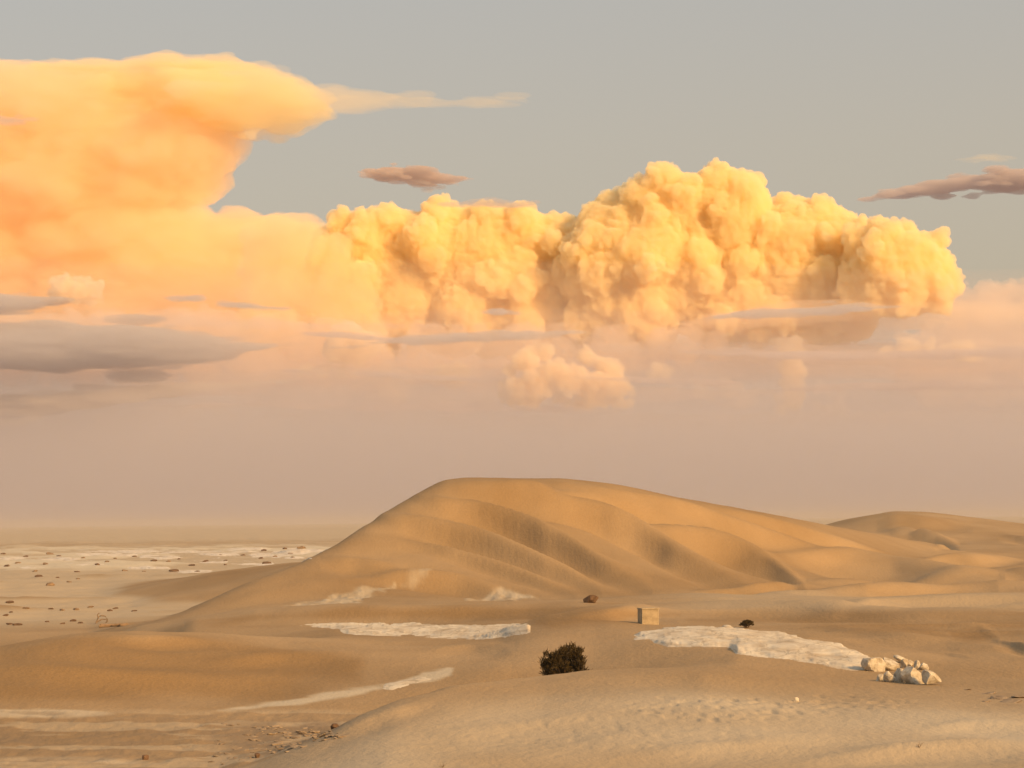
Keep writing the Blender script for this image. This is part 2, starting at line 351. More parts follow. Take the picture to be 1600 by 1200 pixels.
# what lies on the ground: share of pale chalk dust / grey gravel (material zones)
pale = np.zeros(TZ.shape)
pale = np.maximum(pale, .62 * scuff * (.8 + .25 * fbm2(TX / .8, TY / 2.5, 67, 3)))
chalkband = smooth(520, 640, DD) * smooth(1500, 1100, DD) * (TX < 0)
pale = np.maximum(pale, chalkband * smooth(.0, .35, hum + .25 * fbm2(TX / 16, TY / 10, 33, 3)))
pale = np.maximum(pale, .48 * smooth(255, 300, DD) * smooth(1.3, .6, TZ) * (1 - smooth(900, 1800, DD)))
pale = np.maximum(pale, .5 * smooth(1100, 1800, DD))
strip, _, _ = polydist(PX, PY, [(340, 1110), (450, 1098), (560, 1080), (650, 1062), (700, 1048)])
pale = np.maximum(pale, .75 * smooth(9, 1, strip + 5 * fbm2(TX / 2.2, TY / 3, 81, 3) + 6 * smooth(520, 360, PX)) * ((DD > 100) & (DD < 140) & infront))
pale = np.maximum(pale, .6 * region(40, 1115, 150, 8, 100, 125))
ledges = smooth(.05, .3, noise2(TX / 9, TY / 1.1, 75) + .35 * fbm2(TX / 2, TY / .6, 77, 2))
pale = np.maximum(pale, .28 * stony * ledges)
pale = np.maximum(pale, .6 * region(80, 1192, 190, 12, 70, 110, .8) * (.7 + .4 * fbm2(TX / 3, TY / 1.2, 79, 3)))
pale = np.maximum(pale, (.50 + .2 * fbm2(TX / 9, TY / 16, 91, 3)) * smooth(1040, 1110, PY) * (DD > 55) * (DD < 112) * infront * (1 - stony) * (1 - behind * (PX < 700)) * (.35 + .65 * smooth(1, 18, KD[:, 4][:, None] - DD)))
pale = np.maximum(pale, .28 * smooth(960, 945, PY) * smooth(960, 1150, PX) * (DD > 150) * smooth(268, 240, DD) * infront)
pale = np.maximum(pale, .25 * region(1450, 945, 300, 10, 200, 280, .9))
grey = np.maximum(.95 * region(470, 1155, 190, 44, 79, 110, .9) * behind * smooth(-.5, .4, fbm2(TX / 1.5, TY / 3, 83, 3)), .6 * stony * (.6 + .5 * fbm2(TX / 1.2, TY / 2.2, 86, 3)) * (1 - ledges))
grey = np.maximum(grey, .5 * region(1590, 1092, 60, 16, 90, 106, .9) * smooth(-.5, .4, fbm2(TX / 1.2, TY / 2, 85, 3)))
rust_shade = np.zeros(TZ.shape)  # redder dune sand, with shade of slopes and hollows also put into the colour
rust_shade = np.maximum(rust_shade, zone([(-200, 1010), (60, 1000), (130, 986), (300, 992), (430, 1010), (560, 1030), (560, 1060), (430, 1090), (200, 1096), (-200, 1092)], (DD > 100) & (DD < 165) & infront, 16, 10, 6, 9, 101))
rust_shade = np.maximum(rust_shade, zone([(280, 972), (420, 957), (560, 952), (800, 946), (960, 946), (1060, 962), (960, 975), (860, 985), (820, 970), (600, 965), (420, 970)], (DD > 150) & (DD < 240) & infront, 8, 5, 5, 9, 103))
rust_shade = np.maximum(rust_shade, .8 * zone([(1080, 964), (1300, 962), (1640, 968), (1640, 990), (1400, 985), (1200, 972)], (DD > 130) & (DD < 200) & infront, 10, 8, 6, 9, 105))
rust_shade = np.maximum(rust_shade, .5 * smooth(.5, 3.5, TZ) * smooth(236, 262, DD) * (DD < 470) * infront * (.75 + .4 * fbm2(TX / 11, TY / 20, 107, 3)) * smooth(1450, 1150, PX))
rust_shade = np.maximum(rust_shade, .7 * zone([(1475, 985), (1530, 980), (1560, 992), (1530, 1005), (1490, 998)], (DD > 105) & (DD < 180) & infront, 6, 4, 2, 5, 109)) * (1 - pale)
n1, n2 = TZ.shape
idx = np.arange(n1 * n2).reshape(n1, n2)
faces = np.stack([idx[:-1, :-1], idx[1:, :-1], idx[1:, 1:], idx[:-1, 1:]], -1).reshape(-1, 4)[:, ::-1]
me = mesh_from('desert_sand', np.stack([TX, TY, TZ], -1).reshape(-1, 3), faces)
for nm, arr in (('pale', pale), ('grey', grey), ('rust_shade', rust_shade)):
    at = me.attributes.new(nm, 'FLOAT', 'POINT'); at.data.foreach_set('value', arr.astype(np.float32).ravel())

def sand_material():
    mt, n, l, out = mat('sand')
    b = node(n, 'ShaderNodeBsdfPrincipled', Roughness=.95); b.inputs['Specular IOR Level'].default_value = .12
    geo = n.new('ShaderNodeNewGeometry')
    n1_ = node(n, 'ShaderNodeTexNoise', Scale=.045, Detail=5.0, Roughness=.55)
    n2_ = node(n, 'ShaderNodeTexNoise', Scale=9.0, Detail=3.0, Roughness=.7)
    l.new(geo.outputs['Position'], n1_.inputs['Vector']); l.new(geo.outputs['Position'], n2_.inputs['Vector'])
    r = n.new('ShaderNodeValToRGB'); l.new(n1_.outputs['Fac'], r.inputs[0])
    r.color_ramp.elements[0].position = .32; r.color_ramp.elements[0].color = (.290, .205, .112, 1)
    r.color_ramp.elements[1].position = .68; r.color_ramp.elements[1].color = (.385, .283, .168, 1)
    gr = n.new('ShaderNodeMapRange'); l.new(n2_.outputs['Fac'], gr.inputs['Value'])
    gr.inputs['From Min'].default_value = .25; gr.inputs['From Max'].default_value = .75; gr.inputs['To Min'].default_value = .80; gr.inputs['To Max'].default_value = 1.20
    ml = n.new('ShaderNodeVectorMath'); ml.operation = 'SCALE'; l.new(r.outputs[0], ml.inputs[0]); l.new(gr.outputs[0], ml.inputs['Scale'])
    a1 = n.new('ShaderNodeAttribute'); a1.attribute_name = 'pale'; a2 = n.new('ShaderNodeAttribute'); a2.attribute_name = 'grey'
    m1 = n.new('ShaderNodeMix'); m1.data_type = 'RGBA'; l.new(a1.outputs['Fac'], m1.inputs['Factor']); a3 = n.new('ShaderNodeAttribute'); a3.attribute_name = 'rust_shade'; m0 = n.new('ShaderNodeMix'); m0.data_type = 'RGBA'; m0.blend_type = 'MULTIPLY'; l.new(a3.outputs['Fac'], m0.inputs['Factor']); l.new(ml.outputs[0], m0.inputs['A']); m0.inputs['B'].default_value = (.80, .74, .63, 1); l.new(m0.outputs['Result'], m1.inputs['A']); m1.inputs['B'].default_value = (.56, .51, .40, 1)
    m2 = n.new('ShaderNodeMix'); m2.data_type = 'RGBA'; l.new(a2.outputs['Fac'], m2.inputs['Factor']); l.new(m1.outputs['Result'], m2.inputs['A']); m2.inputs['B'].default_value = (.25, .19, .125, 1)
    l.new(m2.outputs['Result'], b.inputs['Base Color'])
    # wind ripples and grains
    mp = n.new('ShaderNodeMapping'); mp.inputs['Scale'].default_value = (1, .45, 1); mp.inputs['Rotation'].default_value = (0, 0, .5); l.new(geo.outputs['Position'], mp.inputs[0])
    wv = node(n, 'ShaderNodeTexNoise', Scale=3.0, Detail=4.0, Roughness=.6); l.new(mp.outputs[0], wv.inputs['Vector'])
    bp = node(n, 'ShaderNodeBump', Strength=.45, Distance=.14); l.new(wv.outputs['Fac'], bp.inputs['Height'])
    bp2 = node(n, 'ShaderNodeBump', Strength=.25, Distance=.02); l.new(n2_.outputs['Fac'], bp2.inputs['Height']); l.new(bp.outputs[0], bp2.inputs['Normal'])
    l.new(bp2.outputs[0], b.inputs['Normal'])
    l.new(b.outputs[0], out.inputs['Surface'])
    return mt
SAND = sand_material()
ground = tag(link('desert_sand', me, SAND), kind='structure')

# ------------------------------------------------------------------ the air
def haze_box():
    X, zb, zt = 21600.0, -12.0, 40.0
    v = [(x, y, z) for z in (zb, zt) for (x, y) in ((-X, -X), (X, -X), (X, X), (-X, X))]
    f = [(3, 2, 1, 0), (4, 5, 6, 7), (0, 1, 5, 4), (1, 2, 6, 5), (2, 3, 7, 6), (3, 0, 4, 7)]
    o = link('haze', mesh_from('haze', v, f, False))
    mt, n, l, out = mat('haze_air')
    pv = node(n, 'ShaderNodeVolumePrincipled', Density=1 / 9500.0, Anisotropy=0.0); pv.inputs['Color'].default_value = (.63, .60, .585, 1)
    l.new(pv.outputs[0], out.inputs['Volume'])
    o.data.materials.append(mt)
    return tag(o, kind='stuff')
haze_box()
# ------------------------------------------------------------------ clouds (far beyond the haze, real size: a pixel of the photograph is about 8 m there)
import openvdb
def hash3(i, j, k, seed):
    n = (i * 374761393 + j * 668265263 + k * 2147483 + seed * 974711) & 0x7fffffff
    n = ((n ^ (n >> 13)) * 1274126177) & 0x7fffffff
    return (((n ^ (n >> 16)) & 0xffff) / 65535.0).astype(np.float32)
def noise3(p, seed=0):
    """smooth noise at points"""
    pi_ = np.floor(p).astype(np.int64); f = p - pi_; f = f * f * (3 - 2 * f)
    c = 0
    for a in (0, 1):
        for b in (0, 1):
            for d in (0, 1):
                w = (f[:, 0] if a else 1 - f[:, 0]) * (f[:, 1] if b else 1 - f[:, 1]) * (f[:, 2] if d else 1 - f[:, 2])
                c = c + w * hash3(pi_[:, 0] + a, pi_[:, 1] + b, pi_[:, 2] + d, seed)
    return c * 2 - 1
def cloud_world(q, D):
    """(px, py, depth in px) -> metres, for a cloud D metres away"""
    k = D / F
    q = np.asarray(q, float)
    return np.array([0, 0, ZC]) + AX_W * (D + q[:, 2:3] * k) + AX_R * ((q[:, 0:1] - 800) * k) + AX_U * ((600 - q[:, 1:2]) * k)
def puffs(poly, n1, r1, n2, r2, n3, r3, depth, seed, zlean=0.0, extra=()):
    """balls heaped inside an outline, with smaller balls on their fronts, and smaller ones on those"""
    g = np.random.default_rng(seed); xs = [p[0] for p in poly]; ys = [p[1] for p in poly]
    L1 = [tuple(e) for e in extra]
    tries = 0
    while len(L1) < n1 + len(extra) and tries < 40 * n1:
        tries += 1
        x, y = g.uniform(min(xs), max(xs)), g.uniform(min(ys), max(ys)); dd = float(inside_dist(np.array([x]), np.array([y]), poly)[0])
        if dd < r1[0] * .5: continue
        r = min(dd * g.uniform(.9, 1.05), g.uniform(*r1)); L1.append((x, y, g.normal(0, .25) * depth - zlean * (max(ys) - y) + max(0, 40 - dd), r))
    out = list(L1)
    def sprout(parents, n, rr, keep):
        res = []
        w = np.array([p[3] for p in parents]) ** 2; w /= w.sum()
        for k in g.choice(len(parents), n, p=w):
            x, y, z, r = parents[k]
            v = g.normal(size=3); v[2] = -abs(v[2]) * .9; v[1] -= .25; v /= np.linalg.norm(v)
            q = min(g.uniform(*rr), r * .75); c = (x + v[0] * r * keep, y + v[1] * r * keep, z + v[2] * r * keep, q)
            res.append(c)
        return res
    L2 = sprout(L1, n2, r2, .86); L3 = sprout(L2, n3, r3, .88)
    return L1 + L2 + L3
def field_mesh(balls, vox, n_amp=0.0, n_len=30.0, seed=3, billow=0.0, b_len=14.0):
    """one closed skin round a heap of balls, roughened by rolling noise"""
    B = np.array(balls, np.float32); pad = 4 * vox + n_amp + billow
    lo = (B[:, :3] - B[:, 3:4]).min(0) - pad; hi = (B[:, :3] + B[:, 3:4]).max(0) + pad
    ax = [np.arange(lo[i], hi[i], vox, dtype=np.float32) for i in range(3)]
    G = np.full([len(a) for a in ax], 3 * vox + pad, np.float32)
    for (x, y, z, r) in B:
        s = []
        for i, c in enumerate((x, y, z)):
            s.append(slice(max(0, int((c - r - pad - lo[i]) / vox)), int((c + r + pad - lo[i]) / vox) + 2))
        X, Y, Zz = ax[0][s[0]][:, None, None], ax[1][s[1]][None, :, None], ax[2][s[2]][None, None, :]
        d = np.sqrt((X - x) ** 2 + (Y - y) ** 2 + (Zz - z) ** 2) - r
        G[s[0], s[1], s[2]] = np.minimum(G[s[0], s[1], s[2]], d)
    for a in range(3):      # soften the creases a little
        G = .25 * np.roll(G, 1, a) + .5 * G + .25 * np.roll(G, -1, a)
    for a in range(3):      # closed at the edge of the grid
        w = [slice(None)] * 3; w[a] = 0; G[tuple(w)] = vox; w[a] = -1; G[tuple(w)] = vox
    grid = openvdb.FloatGrid(3 * float(vox)); grid.copyFromArray(np.ascontiguousarray(G))
    pts, quads = grid.convertToQuads(0.0)
    p = (lo + pts * vox).astype(float)
    g3 = np.gradient(G)
    ip = np.clip(np.rint(pts).astype(int), 0, np.array(G.shape) - 1)
    nr = np.stack([g[ip[:, 0], ip[:, 1], ip[:, 2]] for g in g3], -1); nr /= np.linalg.norm(nr, axis=1, keepdims=True) + 1e-6
    h = np.zeros(len(p))
    if n_amp:
        for o in range(3): h += n_amp * .5 ** o * noise3(p / (n_len / 2.1 ** o) + 7.3, seed + o)
    if billow:
        w = p + 2.5 * np.stack([noise3(p / 9 + 3 * k, seed + 40 + k) for k in range(3)], -1)
        for o in range(4): h += billow * .6 ** o * (1.5 * np.abs(noise3(w / (b_len / 1.75 ** o), seed + 20 + o)) - .45)
    q = np.ascontiguousarray((p + nr * h[:, None] - lo) / vox, dtype=np.float32)
    # skin it again so that folds that ran into each other close up cleanly
    ls = openvdb.FloatGrid.createLevelSetFromPolygons(q, quads=np.ascontiguousarray(quads, dtype=np.uint32), halfWidth=3.0)
    pts, quads = ls.convertToQuads(0.0)
    return lo + pts * vox, quads
def vapour_material(name, colr, dens, aniso=0.0):
    """droplets: colr is the share of light scattered on at each hit, the rest is absorbed; evening tint and cloud shade go in here"""
    mt, n, l, out = mat(name)
    a = node(n, 'ShaderNodeVolumeScatter', Density=dens, Anisotropy=aniso); a.inputs['Color'].default_value = (*colr, 1)
    b = node(n, 'ShaderNodeVolumeAbsorption', Density=dens); b.inputs['Color'].default_value = (*colr, 1)
    ad = n.new('ShaderNodeAddShader'); l.new(a.outputs[0], ad.inputs[0]); l.new(b.outputs[0], ad.inputs[1]); l.new(ad.outputs[0], out.inputs['Volume'])
    return mt
def cloud(name, balls, D, material, label, vox=2.0, stretch=(1, 1), **kw):
    """stretch: the heap is built narrow and drawn out sideways (streaks); balls are given in photograph pixels"""
    sx, sz = stretch
    if sx != 1: balls = [(x / sx, y, z / sz, r) for (x, y, z, r) in balls]
    p, q = field_mesh(balls, vox, **kw)
    if len(p) < 60000:      # keep the one connected body, drop loose crumbs
        lab = np.arange(len(p)); ed = np.concatenate([q[:, [0, 1]], q[:, [1, 2]], q[:, [2, 3]], q[:, [3, 0]]])
        while True:
            m_ = np.minimum(lab[ed[:, 0]], lab[ed[:, 1]]); new = lab.copy(); np.minimum.at(new, ed[:, 0], m_); np.minimum.at(new, ed[:, 1], m_); new = new[new]
            if (new == lab).all(): break
            lab = new
        best = np.bincount(lab).argmax(); ok_ = lab == best; q = q[ok_[q].all(1)]; mp = np.cumsum(ok_) - 1; p = p[ok_]; q = mp[q]
    p = p * np.array([sx, 1, sz])
    me = mesh_from(name, cloud_world(p, D), q)
    bm = bmesh.new(); bm.from_mesh(me); bmesh.ops.recalc_face_normals(bm, faces=bm.faces)
    if bm.calc_volume(signed=True) < 0: bmesh.ops.reverse_faces(bm, faces=bm.faces)
    bm.to_mesh(me); bm.free()
    return tag(link(name, me, material), label, 'cloud')
def streak(spine, seed, n=60):
    """ragged balls along a spine of (px, py, half thickness)"""
    g = np.random.default_rng(seed); sp_ = np.array(spine, float); t = np.linspace(0, len(spine) - 1, n); k = np.arange(len(spine))
    x, y, r = [np.interp(t, k, sp_[:, i]) for i in range(3)]
    out = []
    for a, b, c in zip(x, y, r):
        out.append((a, b + g.normal(0, .15) * c, g.normal(0, 30), max(1.6, c * g.uniform(.45, .95))))
        for q in range(2):
            e = c * g.uniform(.12, .4); out.append((a + g.normal(0, 10), b + g.normal(0, .65) * c, g.normal(0, 50), max(1.2, e)))
    return out
GOLD = vapour_material('sun_tinted_cloud', (.9999, .932, .70), 1 / 80.0)  # warmth of the low sun put into the scattering colour
SOFT = vapour_material('sun_tinted_anvil', (.9999, .91, .73), 1 / 480.0)
PUFF = vapour_material('soft_pink_puff', (.985, .90, .79), 1 / 170.0)  # pink of haze and earth shadow put into the low clouds' colour
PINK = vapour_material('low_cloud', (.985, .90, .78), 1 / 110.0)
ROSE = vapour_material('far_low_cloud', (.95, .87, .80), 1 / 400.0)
DIM = vapour_material('shade_tinted_cloud', (.70, .69, .72), 1 / 430.0)  # cloud shade put into an absorbing colour, as in the veil and mauve streaks
VEIL = vapour_material('shade_tinted_veil', (.76, .73, .73), 1 / 480.0)
BANK = vapour_material('dusty_bank', (.69, .70, .76), 1 / 5700.0)
THINBANK = vapour_material('thin_dusty_bank', (.69, .70, .76), 1 / 15000.0)
dome_poly = [(880, 345), (905, 322), (930, 306), (950, 290), (1000, 278), (1060, 270), (1140, 264), (1190, 274), (1225, 300), (1280, 313), (1320, 326), (1355, 348), (1370, 480), (1370, 540), (880, 540), (870, 400)]
main_poly = [(492, 356), (515, 336), (560, 331), (620, 324), (660, 323), (700, 315), (760, 322), (800, 318), (850, 325), (890, 332), (905, 345), (960, 380), (960, 560), (470, 560), (480, 400)]
right_poly = [(1320, 350), (1370, 350), (1395, 336), (1450, 350), (1475, 375), (1488, 400), (1504, 415), (1500, 450), (1502, 490), (1320, 500)]
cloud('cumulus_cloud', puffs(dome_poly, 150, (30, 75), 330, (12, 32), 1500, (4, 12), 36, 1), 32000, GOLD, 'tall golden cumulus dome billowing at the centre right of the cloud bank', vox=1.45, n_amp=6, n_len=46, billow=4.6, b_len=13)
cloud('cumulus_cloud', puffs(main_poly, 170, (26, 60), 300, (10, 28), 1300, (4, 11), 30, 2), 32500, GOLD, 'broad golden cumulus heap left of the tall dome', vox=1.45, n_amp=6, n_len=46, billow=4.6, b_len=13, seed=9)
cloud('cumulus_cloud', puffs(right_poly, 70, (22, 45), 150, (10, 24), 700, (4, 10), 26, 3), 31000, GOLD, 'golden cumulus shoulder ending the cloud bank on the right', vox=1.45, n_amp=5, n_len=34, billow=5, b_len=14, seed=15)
# storm cloud with an anvil on the left: soft, fibrous
anvil_poly = [(-260, 96), (0, 96), (100, 99), (200, 104), (260, 96), (330, 104), (365, 140), (360, 190), (345, 225), (335, 258), (308, 290), (280, 322), (280, 380), (-260, 380)]
low_poly = [(-260, 300), (200, 300), (285, 322), (330, 333), (400, 336), (480, 342), (540, 380), (540, 560), (-260, 560)]
blend_poly = [(380, 350), (440, 346), (500, 350), (545, 372), (575, 420), (600, 480), (600, 570), (360, 570)]
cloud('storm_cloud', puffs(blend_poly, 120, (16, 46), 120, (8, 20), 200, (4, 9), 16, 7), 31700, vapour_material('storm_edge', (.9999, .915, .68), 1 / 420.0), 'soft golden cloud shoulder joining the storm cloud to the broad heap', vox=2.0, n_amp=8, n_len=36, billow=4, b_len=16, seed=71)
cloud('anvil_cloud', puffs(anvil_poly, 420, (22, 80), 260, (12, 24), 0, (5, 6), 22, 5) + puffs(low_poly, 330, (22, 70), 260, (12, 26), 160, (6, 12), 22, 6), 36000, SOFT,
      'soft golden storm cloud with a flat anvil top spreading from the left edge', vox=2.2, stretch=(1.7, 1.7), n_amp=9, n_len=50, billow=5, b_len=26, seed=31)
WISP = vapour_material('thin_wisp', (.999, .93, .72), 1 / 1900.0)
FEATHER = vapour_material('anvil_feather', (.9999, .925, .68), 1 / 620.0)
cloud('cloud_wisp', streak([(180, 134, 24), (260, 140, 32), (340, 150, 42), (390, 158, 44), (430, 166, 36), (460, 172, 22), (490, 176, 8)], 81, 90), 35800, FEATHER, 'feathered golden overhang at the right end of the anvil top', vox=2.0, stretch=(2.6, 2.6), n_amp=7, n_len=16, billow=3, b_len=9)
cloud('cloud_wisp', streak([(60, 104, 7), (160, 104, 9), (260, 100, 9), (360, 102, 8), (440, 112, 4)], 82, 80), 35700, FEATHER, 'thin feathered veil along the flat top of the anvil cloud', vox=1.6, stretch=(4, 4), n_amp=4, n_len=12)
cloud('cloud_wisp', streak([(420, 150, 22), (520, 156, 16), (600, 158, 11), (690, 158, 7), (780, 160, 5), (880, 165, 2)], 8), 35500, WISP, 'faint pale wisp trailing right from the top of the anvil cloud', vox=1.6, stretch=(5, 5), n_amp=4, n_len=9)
# pink heaps low in the bank
def heap(poly, n, seed, D, material, label, r=(8, 20), **kw):
    return cloud('cumulus_cloud', puffs(poly, n, r, 3 * n, (4, 9), 6 * n, (2.5, 5), 10, seed), D, material, label, vox=1.5, n_amp=3, n_len=22, billow=3, b_len=11, seed=seed, **kw)
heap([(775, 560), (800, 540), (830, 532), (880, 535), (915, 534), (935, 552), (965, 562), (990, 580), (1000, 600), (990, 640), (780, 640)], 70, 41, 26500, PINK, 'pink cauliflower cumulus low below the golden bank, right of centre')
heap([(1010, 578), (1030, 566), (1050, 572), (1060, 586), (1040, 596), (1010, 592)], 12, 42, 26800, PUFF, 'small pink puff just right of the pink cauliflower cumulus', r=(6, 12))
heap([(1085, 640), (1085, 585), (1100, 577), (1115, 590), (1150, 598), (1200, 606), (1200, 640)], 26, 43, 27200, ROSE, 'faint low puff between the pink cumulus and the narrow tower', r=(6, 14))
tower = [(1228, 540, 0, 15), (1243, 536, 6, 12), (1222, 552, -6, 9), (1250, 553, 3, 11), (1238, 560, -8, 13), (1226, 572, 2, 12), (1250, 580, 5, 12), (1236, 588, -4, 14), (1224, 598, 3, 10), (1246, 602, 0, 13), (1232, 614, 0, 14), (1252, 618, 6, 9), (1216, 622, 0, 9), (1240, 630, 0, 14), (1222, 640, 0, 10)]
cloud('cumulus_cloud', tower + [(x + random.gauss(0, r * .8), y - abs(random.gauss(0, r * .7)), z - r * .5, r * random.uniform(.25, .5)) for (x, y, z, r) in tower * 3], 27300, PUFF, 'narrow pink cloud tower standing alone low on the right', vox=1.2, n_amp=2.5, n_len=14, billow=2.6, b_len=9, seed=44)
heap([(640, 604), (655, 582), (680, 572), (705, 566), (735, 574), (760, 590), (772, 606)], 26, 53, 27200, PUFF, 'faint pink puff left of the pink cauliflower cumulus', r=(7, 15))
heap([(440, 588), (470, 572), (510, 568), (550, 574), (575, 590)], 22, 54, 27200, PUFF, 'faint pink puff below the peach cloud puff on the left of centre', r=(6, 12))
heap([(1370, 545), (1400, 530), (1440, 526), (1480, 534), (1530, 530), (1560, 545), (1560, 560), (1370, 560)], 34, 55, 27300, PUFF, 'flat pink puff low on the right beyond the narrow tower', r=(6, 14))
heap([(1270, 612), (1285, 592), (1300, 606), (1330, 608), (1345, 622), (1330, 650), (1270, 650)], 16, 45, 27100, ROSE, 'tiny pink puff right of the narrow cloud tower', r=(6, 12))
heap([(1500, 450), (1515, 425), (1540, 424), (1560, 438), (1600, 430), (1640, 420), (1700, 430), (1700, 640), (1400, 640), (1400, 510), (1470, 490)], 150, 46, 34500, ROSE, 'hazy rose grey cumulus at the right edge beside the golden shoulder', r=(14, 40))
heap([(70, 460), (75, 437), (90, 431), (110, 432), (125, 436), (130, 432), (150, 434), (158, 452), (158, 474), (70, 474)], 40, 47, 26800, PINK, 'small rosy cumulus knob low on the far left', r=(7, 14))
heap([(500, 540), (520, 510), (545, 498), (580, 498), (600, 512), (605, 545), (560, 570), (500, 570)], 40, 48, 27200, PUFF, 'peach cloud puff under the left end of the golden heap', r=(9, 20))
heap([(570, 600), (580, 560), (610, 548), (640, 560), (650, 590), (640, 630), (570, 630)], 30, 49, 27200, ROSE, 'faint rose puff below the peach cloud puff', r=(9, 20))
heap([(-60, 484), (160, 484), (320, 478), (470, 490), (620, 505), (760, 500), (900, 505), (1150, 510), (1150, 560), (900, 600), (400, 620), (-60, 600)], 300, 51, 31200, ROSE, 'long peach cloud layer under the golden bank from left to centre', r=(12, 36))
PEACH = vapour_material('peach_layer', (.98, .88, .76), 1 / 1700.0)
HAZYVEIL = vapour_material('thin_mauve_veil', (.74, .71, .72), 1 / 1400.0)
MIST = vapour_material('rosy_mist', (.90, .81, .76), 1 / 2200.0)
def layer(spine, seed, D, material, label, st=6):
    return cloud('cloud_layer', streak(spine, seed, 110), D, material, label, vox=1.6, stretch=(st, st), n_amp=3.2, n_len=10, billow=1.5, b_len=9, seed=seed)
layer([(-150, 570, 20), (200, 560, 24), (500, 575, 26), (800, 585, 26), (1100, 575, 24), (1400, 565, 26), (1750, 560, 30)], 91, 31800, MIST, 'wide rosy mist layer across the whole sky under the golden bank')
layer([(1060, 508, 4), (1150, 502, 14), (1260, 492, 20), (1380, 490, 22), (1500, 488, 20), (1600, 492, 14)], 96, 31600, PEACH, 'peach cloud ledge under the golden shoulder on the right')
layer([(150, 612, 8), (350, 606, 14), (600, 616, 18), (850, 620, 18), (1100, 616, 10), (1250, 612, 3)], 92, 31700, MIST, 'soft pink band low in the middle of the sky')
layer([(850, 545, 3), (1000, 548, 14), (1200, 552, 16), (1400, 556, 18), (1750, 560, 20)], 93, 31750, HAZYVEIL, 'grey mauve veil behind the narrow cloud tower on the right')
layer([(300, 648, 3), (600, 652, 9), (900, 660, 12), (1300, 655, 12), (1750, 650, 14)], 94, 31600, HAZYVEIL, 'lowest grey mauve veil above the great dune')
layer([(-150, 510, 8), (100, 508, 10), (300, 500, 9), (520, 510, 7), (700, 508, 3)], 95, 30300, MIST, 'thin peach band above the broad grey streak on the left')
# dim streaks in front of the lit clouds
def dim(spine, seed, D, material, label, st=5, n=70, **kw):
    return cloud('cloud_streak', streak(spine, seed, n), D, material, label, vox=1.2, stretch=(st, st), n_amp=2.6, n_len=7, billow=1.2, b_len=8, seed=seed, **kw)
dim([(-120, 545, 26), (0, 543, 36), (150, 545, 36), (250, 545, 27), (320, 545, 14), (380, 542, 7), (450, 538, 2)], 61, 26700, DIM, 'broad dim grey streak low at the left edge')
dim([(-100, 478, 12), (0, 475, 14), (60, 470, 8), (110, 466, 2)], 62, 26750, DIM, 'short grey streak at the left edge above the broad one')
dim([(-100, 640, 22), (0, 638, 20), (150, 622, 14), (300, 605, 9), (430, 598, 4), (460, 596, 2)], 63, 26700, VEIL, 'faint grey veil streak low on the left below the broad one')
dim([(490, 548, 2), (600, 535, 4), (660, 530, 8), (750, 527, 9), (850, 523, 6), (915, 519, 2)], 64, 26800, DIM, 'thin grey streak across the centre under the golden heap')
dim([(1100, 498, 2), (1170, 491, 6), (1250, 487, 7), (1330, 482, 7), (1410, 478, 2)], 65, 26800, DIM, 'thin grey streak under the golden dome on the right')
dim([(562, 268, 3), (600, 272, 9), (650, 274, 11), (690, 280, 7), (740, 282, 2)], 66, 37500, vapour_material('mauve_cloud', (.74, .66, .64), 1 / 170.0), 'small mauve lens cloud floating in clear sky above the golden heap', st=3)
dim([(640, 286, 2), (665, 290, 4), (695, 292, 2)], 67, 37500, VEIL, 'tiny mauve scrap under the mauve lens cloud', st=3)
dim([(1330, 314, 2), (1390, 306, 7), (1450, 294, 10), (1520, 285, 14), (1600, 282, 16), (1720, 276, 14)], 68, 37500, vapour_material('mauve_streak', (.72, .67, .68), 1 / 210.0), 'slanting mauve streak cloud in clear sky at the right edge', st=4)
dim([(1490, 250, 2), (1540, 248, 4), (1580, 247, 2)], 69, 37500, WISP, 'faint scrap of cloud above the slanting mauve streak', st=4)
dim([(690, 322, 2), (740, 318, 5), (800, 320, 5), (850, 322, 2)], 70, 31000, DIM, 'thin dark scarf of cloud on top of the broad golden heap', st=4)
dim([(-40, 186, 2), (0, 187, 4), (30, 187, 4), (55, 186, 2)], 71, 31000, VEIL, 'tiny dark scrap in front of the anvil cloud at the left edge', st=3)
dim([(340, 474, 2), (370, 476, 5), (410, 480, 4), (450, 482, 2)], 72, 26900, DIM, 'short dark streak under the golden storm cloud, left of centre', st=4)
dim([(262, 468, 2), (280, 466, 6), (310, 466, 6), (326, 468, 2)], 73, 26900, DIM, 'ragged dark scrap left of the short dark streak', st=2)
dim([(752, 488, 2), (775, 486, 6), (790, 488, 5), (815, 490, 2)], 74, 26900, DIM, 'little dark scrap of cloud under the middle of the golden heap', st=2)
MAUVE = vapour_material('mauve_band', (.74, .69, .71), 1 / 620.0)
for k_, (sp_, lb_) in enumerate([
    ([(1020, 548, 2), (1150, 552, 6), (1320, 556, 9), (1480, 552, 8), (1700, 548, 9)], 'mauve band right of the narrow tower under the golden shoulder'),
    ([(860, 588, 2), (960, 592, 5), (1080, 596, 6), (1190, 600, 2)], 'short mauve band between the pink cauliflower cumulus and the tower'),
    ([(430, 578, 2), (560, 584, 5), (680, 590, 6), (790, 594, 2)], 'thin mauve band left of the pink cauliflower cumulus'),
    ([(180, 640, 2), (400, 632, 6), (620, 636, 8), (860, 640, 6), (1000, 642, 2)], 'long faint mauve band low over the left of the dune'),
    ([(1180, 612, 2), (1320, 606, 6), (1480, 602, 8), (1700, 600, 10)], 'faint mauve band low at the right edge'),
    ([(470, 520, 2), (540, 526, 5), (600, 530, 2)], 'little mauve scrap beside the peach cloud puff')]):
    dim(sp_, 120 + k_, 26600 + 40 * k_, MAUVE, lb_, st=6)
